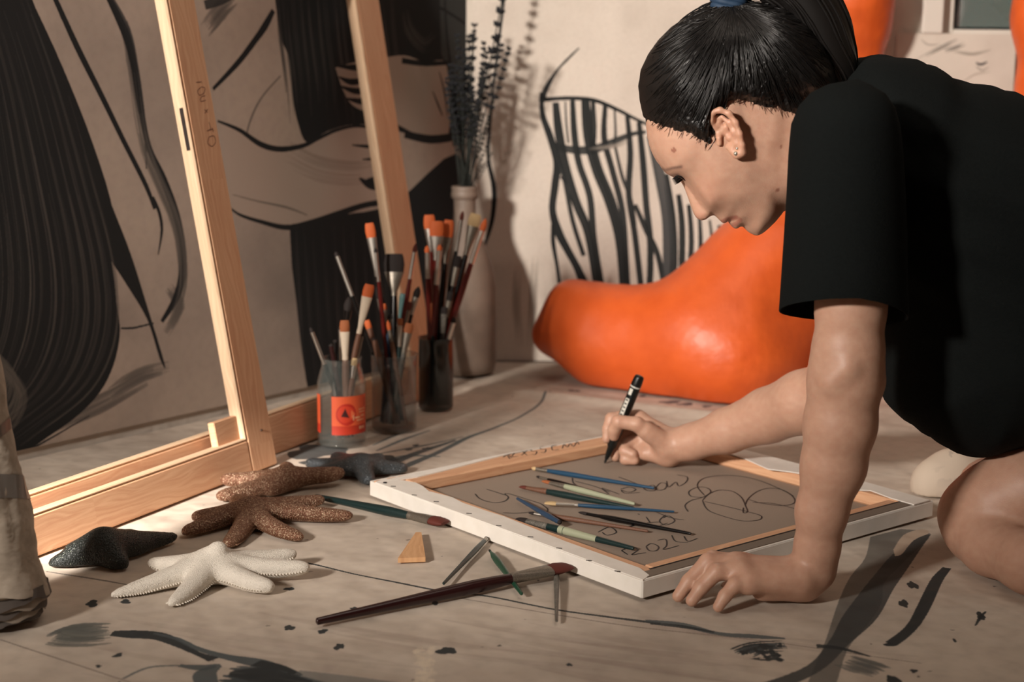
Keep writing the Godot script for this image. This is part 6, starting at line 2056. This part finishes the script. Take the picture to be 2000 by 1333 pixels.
	in_jar("smeared dark handle leaning low inside the smeared glass", b, 730, 660, -0.022, Vector2(0.006, 0.026), {"r": 0.0058, "f": 0.012, "b": 0.004, "w": 0.0042, "handle": M.smeared_wood, "hair": M.hair_dark, "metal": M.smeared_wood}, g2)
	in_jar("broad flat orange brush standing tallest among the red handles", c, 838, 420, 0.012, Vector2(0.005, -0.01), {"r": 0.0060, "f": 0.040, "b": 0.024, "w": 0.0100, "flat": 0.35, "hair": M.hair_orange}.merged(red), g3)
	in_jar("broad flat orange brush with square-cut bristles in the dark jar", c, 853, 432, -0.008, Vector2(-0.004, 0.006), {"r": 0.0062, "f": 0.042, "b": 0.026, "w": 0.0125, "flat": 0.35, "hair": M.hair_orange, "metal": M.dull_steel}.merged(red), g3)
	in_jar("flat orange brush with a paint-spotted ferrule behind the red handles", c, 877, 430, 0.012, Vector2(-0.006, -0.006), {"r": 0.0060, "f": 0.046, "b": 0.030, "w": 0.0092, "flat": 0.4, "hair": M.hair_orange, "metal": M.paint_steel}, g3)
	in_jar("fine brush with a dark red needle point beside the vase neck", c, 904, 412, 0.004, Vector2(-0.008, 0.004), {"r": 0.0044, "f": 0.055, "b": 0.016, "w": 0.0036, "hair": M.hair_red, "metal": M.dull_steel}, g3)
	in_jar("flat brush with cream bristles and grey ferrule leaning over the vase", c, 930, 418, 0.008, Vector2(-0.012, 0.0), {"r": 0.0062, "f": 0.052, "b": 0.022, "w": 0.0105, "flat": 0.35, "hair": M.hair_cream, "metal": M.paint_steel}, g3)
	in_jar("long red brush with a pointed orange tip leaning furthest out", c, 949, 427, -0.012, Vector2(-0.018, 0.010), {"r": 0.0058, "f": 0.060, "b": 0.022, "w": 0.0052, "hair": M.hair_orange}.merged(red), g3)
	in_jar("red brush with a small orange tip and bright ferrule in the dark jar", c, 834, 480, -0.018, Vector2(-0.006, 0.016), {"r": 0.0052, "f": 0.045, "b": 0.012, "w": 0.0044, "hair": M.hair_orange}.merged(red), g3)
	in_jar("red brush with long bright ferrule crossing its neighbours", c, 859, 478, -0.022, Vector2(-0.016, 0.014), {"r": 0.0050, "f": 0.060, "b": 0.010, "w": 0.0044, "hair": M.hair_orange}.merged(red), g3)
	in_jar("black brush with a smeared steel collar deep in the dark jar", c, 880, 570, -0.012, Vector2(-0.006, 0.012), {"r": 0.0052, "f": 0.03, "b": 0.016, "w": 0.0058, "flat": 0.6, "hair": M.hair_dark, "metal": M.paint_steel}, g3)
	in_jar("thin green brush with a copper ferrule deep in the dark jar", c, 842, 590, -0.018, Vector2(-0.002, 0.018), {"r": 0.0040, "f": 0.03, "b": 0.010, "w": 0.0034, "hair": M.hair_tan, "metal": mat(Color(0.72, 0.42, 0.26), 0.35, 0.9), "handle": M.green_lacquer}, g3)
	in_jar("black handled brush with pale chipped ferrule in the dark jar", c, 868, 600, -0.02, Vector2(0.004, 0.016), {"r": 0.0056, "f": 0.034, "b": 0.012, "w": 0.0060, "flat": 0.5, "hair": M.hair_dark, "metal": M.smeared}, g3)

	in_jar("black lacquered handle end standing in the labelled jar", a, 655, 664, 0.015, Vector2(-0.015, -0.010), {"r": 0.0050, "f": 0.008, "b": 0.003, "w": 0.0036, "metal": M.black_lacquer, "hair": M.hair_dark}, g1)
	in_jar("dark green brush with clotted bristles low in the labelled jar", a, 700, 676, 0.012, Vector2(-0.012, 0.0), {"r": 0.0054, "f": 0.026, "b": 0.014, "w": 0.0052, "hair": M.hair_dark, "metal": M.paint_steel, "handle": M.green_lacquer}, g1)
	in_jar("black handled brush with clotted dark bristles in the smeared glass", b, 740, 560, 0.02, Vector2(0.004, -0.018), {"r": 0.0056, "f": 0.030, "b": 0.020, "w": 0.0066, "flat": 0.6, "hair": M.hair_dark, "metal": M.dull_steel}, g2)
	in_jar("dark blue brush handle with worn end in the smeared glass", b, 764, 612, 0.012, Vector2(-0.020, 0.004), {"r": 0.0056, "f": 0.020, "b": 0.010, "w": 0.0050, "hair": M.hair_dark, "metal": M.paint_steel, "handle": M.slate_blue}, g2)
	in_jar("black brush with frayed tip leaning towards the dark jar", b, 818, 560, 0.015, Vector2(-0.022, 0.0), {"r": 0.0052, "f": 0.030, "b": 0.018, "w": 0.0056, "hair": M.hair_dark, "metal": M.dull_steel}, g2)
	in_jar("maroon brush with rust-coloured tuft in the smeared glass", b, 800, 590, 0.0, Vector2(-0.018, 0.010), {"r": 0.0052, "f": 0.034, "b": 0.014, "w": 0.0050, "flat": 0.6, "hair": M.hair_red, "metal": M.paint_steel, "handle": M.maroon}, g2)
	in_jar("black brush with a plain steel ferrule behind the flat orange ones", c, 868, 500, 0.015, Vector2(0.0, -0.016), {"r": 0.0054, "f": 0.040, "b": 0.014, "w": 0.0052, "hair": M.hair_dark, "metal": M.dull_steel}, g3)
	in_jar("black brush with thick black bristles between the red handles", c, 896, 500, 0.0, Vector2(-0.010, 0.008), {"r": 0.0060, "f": 0.034, "b": 0.020, "w": 0.0064, "flat": 0.6, "hair": M.hair_dark, "metal": M.paint_steel}, g3)
	in_jar("maroon brush with a slim steel ferrule low in the dark jar", c, 888, 620, -0.018, Vector2(-0.010, 0.014), {"r": 0.0050, "f": 0.030, "b": 0.010, "w": 0.0044, "hair": M.hair_dark, "handle": M.maroon}, g3)

# ---------------------------------------------------------------- vase with dried lavender
func build_vase() -> void:
	var c := Vector3(at(906, 700, 3.075).x, 0.0, -3.075)
	var m := triplanar(mat(Color(0.54, 0.475, 0.425), 0.55), noise_texture(0.02, Color(0.85, 0.85, 0.85), Color(1, 1, 1), 121), 4.0)
	var t := thing("vase", "tall bottle vase of dusky beige ceramic holding dried lavender", "vase", c)
	put("body", lathe([[0.045, 0.0], [0.060, 0.004], [0.0635, 0.02], [0.064, 0.10], [0.062, 0.17], [0.056, 0.21], [0.044, 0.245], [0.031, 0.272], [0.0235, 0.295], [0.0215, 0.315], [0.0215, 0.343]], 40).mesh(), m, t)
	put("rim", lathe([[0.0215, 0.341], [0.0262, 0.344], [0.0272, 0.350], [0.0262, 0.354], [0.0250, 0.357], [0.0262, 0.361], [0.0258, 0.366], [0.0225, 0.367], [0.020, 0.363], [0.019, 0.34]], 40, 1.0, false).mesh(), m, t)
	# lavender: a few variants of one stem with its flower spike, then copies
	rng.seed = 61
	var stem_m := mat(Color(0.12, 0.14, 0.12), 0.8)
	var bud_m := mat(Color(0.085, 0.095, 0.115), 0.85)
	var kinds := []
	for k in 4:
		var bend := rng.randf_range(-0.02, 0.02)
		var l := 0.34 + 0.02 * k
		var path := spline([Vector3.ZERO, Vector3(bend * 0.3, l * 0.4, 0), Vector3(bend, l * 0.75, bend * 0.5), Vector3(bend * 1.3, l, bend)], 5)
		var rad := []
		for i in path.size(): rad.append(lerpf(0.0015, 0.0010, float(i) / path.size()))
		var buds := Soup.new()
		for w in 13:
			var u := 0.55 + 0.45 * w / 12.0
			if k % 2 and w == 2: u = 0.62
			var p: Vector3 = path[int(u * (path.size() - 1))]
			for q in 5:
				var a := TAU * q / 5.0 + w
				var o := Vector3(cos(a), rng.randf_range(0.5, 1.3), sin(a)).normalized()
				var len_ := rng.randf_range(0.006, 0.012)
				buds.join(sweep([p, p + o * len_ * 0.6, p + o * len_], [0.0018, 0.0036, 0.0012], 5))
		kinds.append([sweep(path, rad, 5).mesh(), buds.mesh()])
	var first := {}
	for k in 58:
		var kind := k % 4
		var px := rng.randf_range(872, 958)
		var py := rng.randf_range(60, 235) if px > 890 else rng.randf_range(100, 240)
		if k == 0: px = 984; py = -30
		if k == 1: px = 978; py = 92
		if k == 2: px = 962; py = 88
		if k == 3: px = 930; py = 52
		if k > 47:
			px = rng.randf_range(935, 962)
			py = rng.randf_range(190, 330)
		var foot := c + Vector3(rng.randf_range(-0.011, 0.011), 0.335, rng.randf_range(-0.011, 0.011))
		var tip := at(px, py, 3.075 + rng.randf_range(-0.05, 0.05))
		var n: Node3D
		var label := "dried lavender stem with dark flower spike in the bottle vase"
		var special := ["tallest lavender stem rising above the rest of the bunch", "lavender stem bending out over the drawn black line", "lavender stem beside the outermost one in the vase", "tall lavender stem standing straight above the bottle neck"]
		if k < 4: label = special[k]
		if not first.has(kind):
			n = thing("lavender_stem", label, "lavender", foot, "lavender stems in the vase")
			put("stem", kinds[kind][0], stem_m, n)
			put("flower_spike", kinds[kind][1], bud_m, n)
			first[kind] = n
		else:
			n = first[kind].duplicate()
			n.name = numbered("lavender_stem")
			add_child(n)
			n.position = foot
			n.set_meta("label", label)
		n.basis = frame_along(tip - foot).rotated((tip - foot).normalized(), rng.randf() * TAU).scaled_local(Vector3.ONE * ((tip - foot).length() / (0.34 + 0.02 * kind)))

# ---------------------------------------------------------------- odds and ends
func build_small_things() -> void:
	var c := fl(808, 1075)
	var poly := []
	for q in [[812, 1040], [823, 1040], [831, 1089], [777, 1091]]:
		var p := fl(q[0], q[1], 0.006)
		poly.append(Vector2(p.x - c.x, p.z - c.z))
	var s := slab(poly, 0.0, 0.006)
	for v in s.v: s.uv.append(Vector2(v.x * 8.0, v.z * 3.0))
	var w := put("wood_wedge", s.mesh(), M.wedge, null, c)
	tag(w, "small pale wooden wedge lying on the drop cloth", "wedge")
	# curled paper edge behind the knee
	var b := Blob.new()
	b.k = 0.03
	b.chain([fl(1828, 938, 0.018), fl(1860, 930, 0.02), fl(1920, 925, 0.02)], [0.030, 0.033, 0.03])
	b.bone(fl(1812, 955, 0.006), 0.018, fl(1850, 955, 0.006), 0.02)
	var cs := b.soup(0.005)
	for i in cs.v.size(): cs.v[i].y = maxf(cs.v[i].y, 0.0005)
	var img := Image.create(256, 256, false, Image.FORMAT_RGBA8)
	img.fill(Color(0.80, 0.74, 0.67))
	rng.seed = 71
	for k in 26: blot(img, Vector2(rng.randf() * 256, rng.randf() * 256), rng.randf_range(3, 16), rng.randf_range(3, 12), Color(0.35, 0.33, 0.34, rng.randf_range(0.1, 0.5)), 0.5)
	var pm := triplanar(mat(Color(1, 1, 1), 0.9), ImageTexture.create_from_image(img), 5.0)
	tag(put("crumpled_cloth", cs.mesh(), pm), "rounded bundle of smudged cream cloth behind the knee", "cloth")
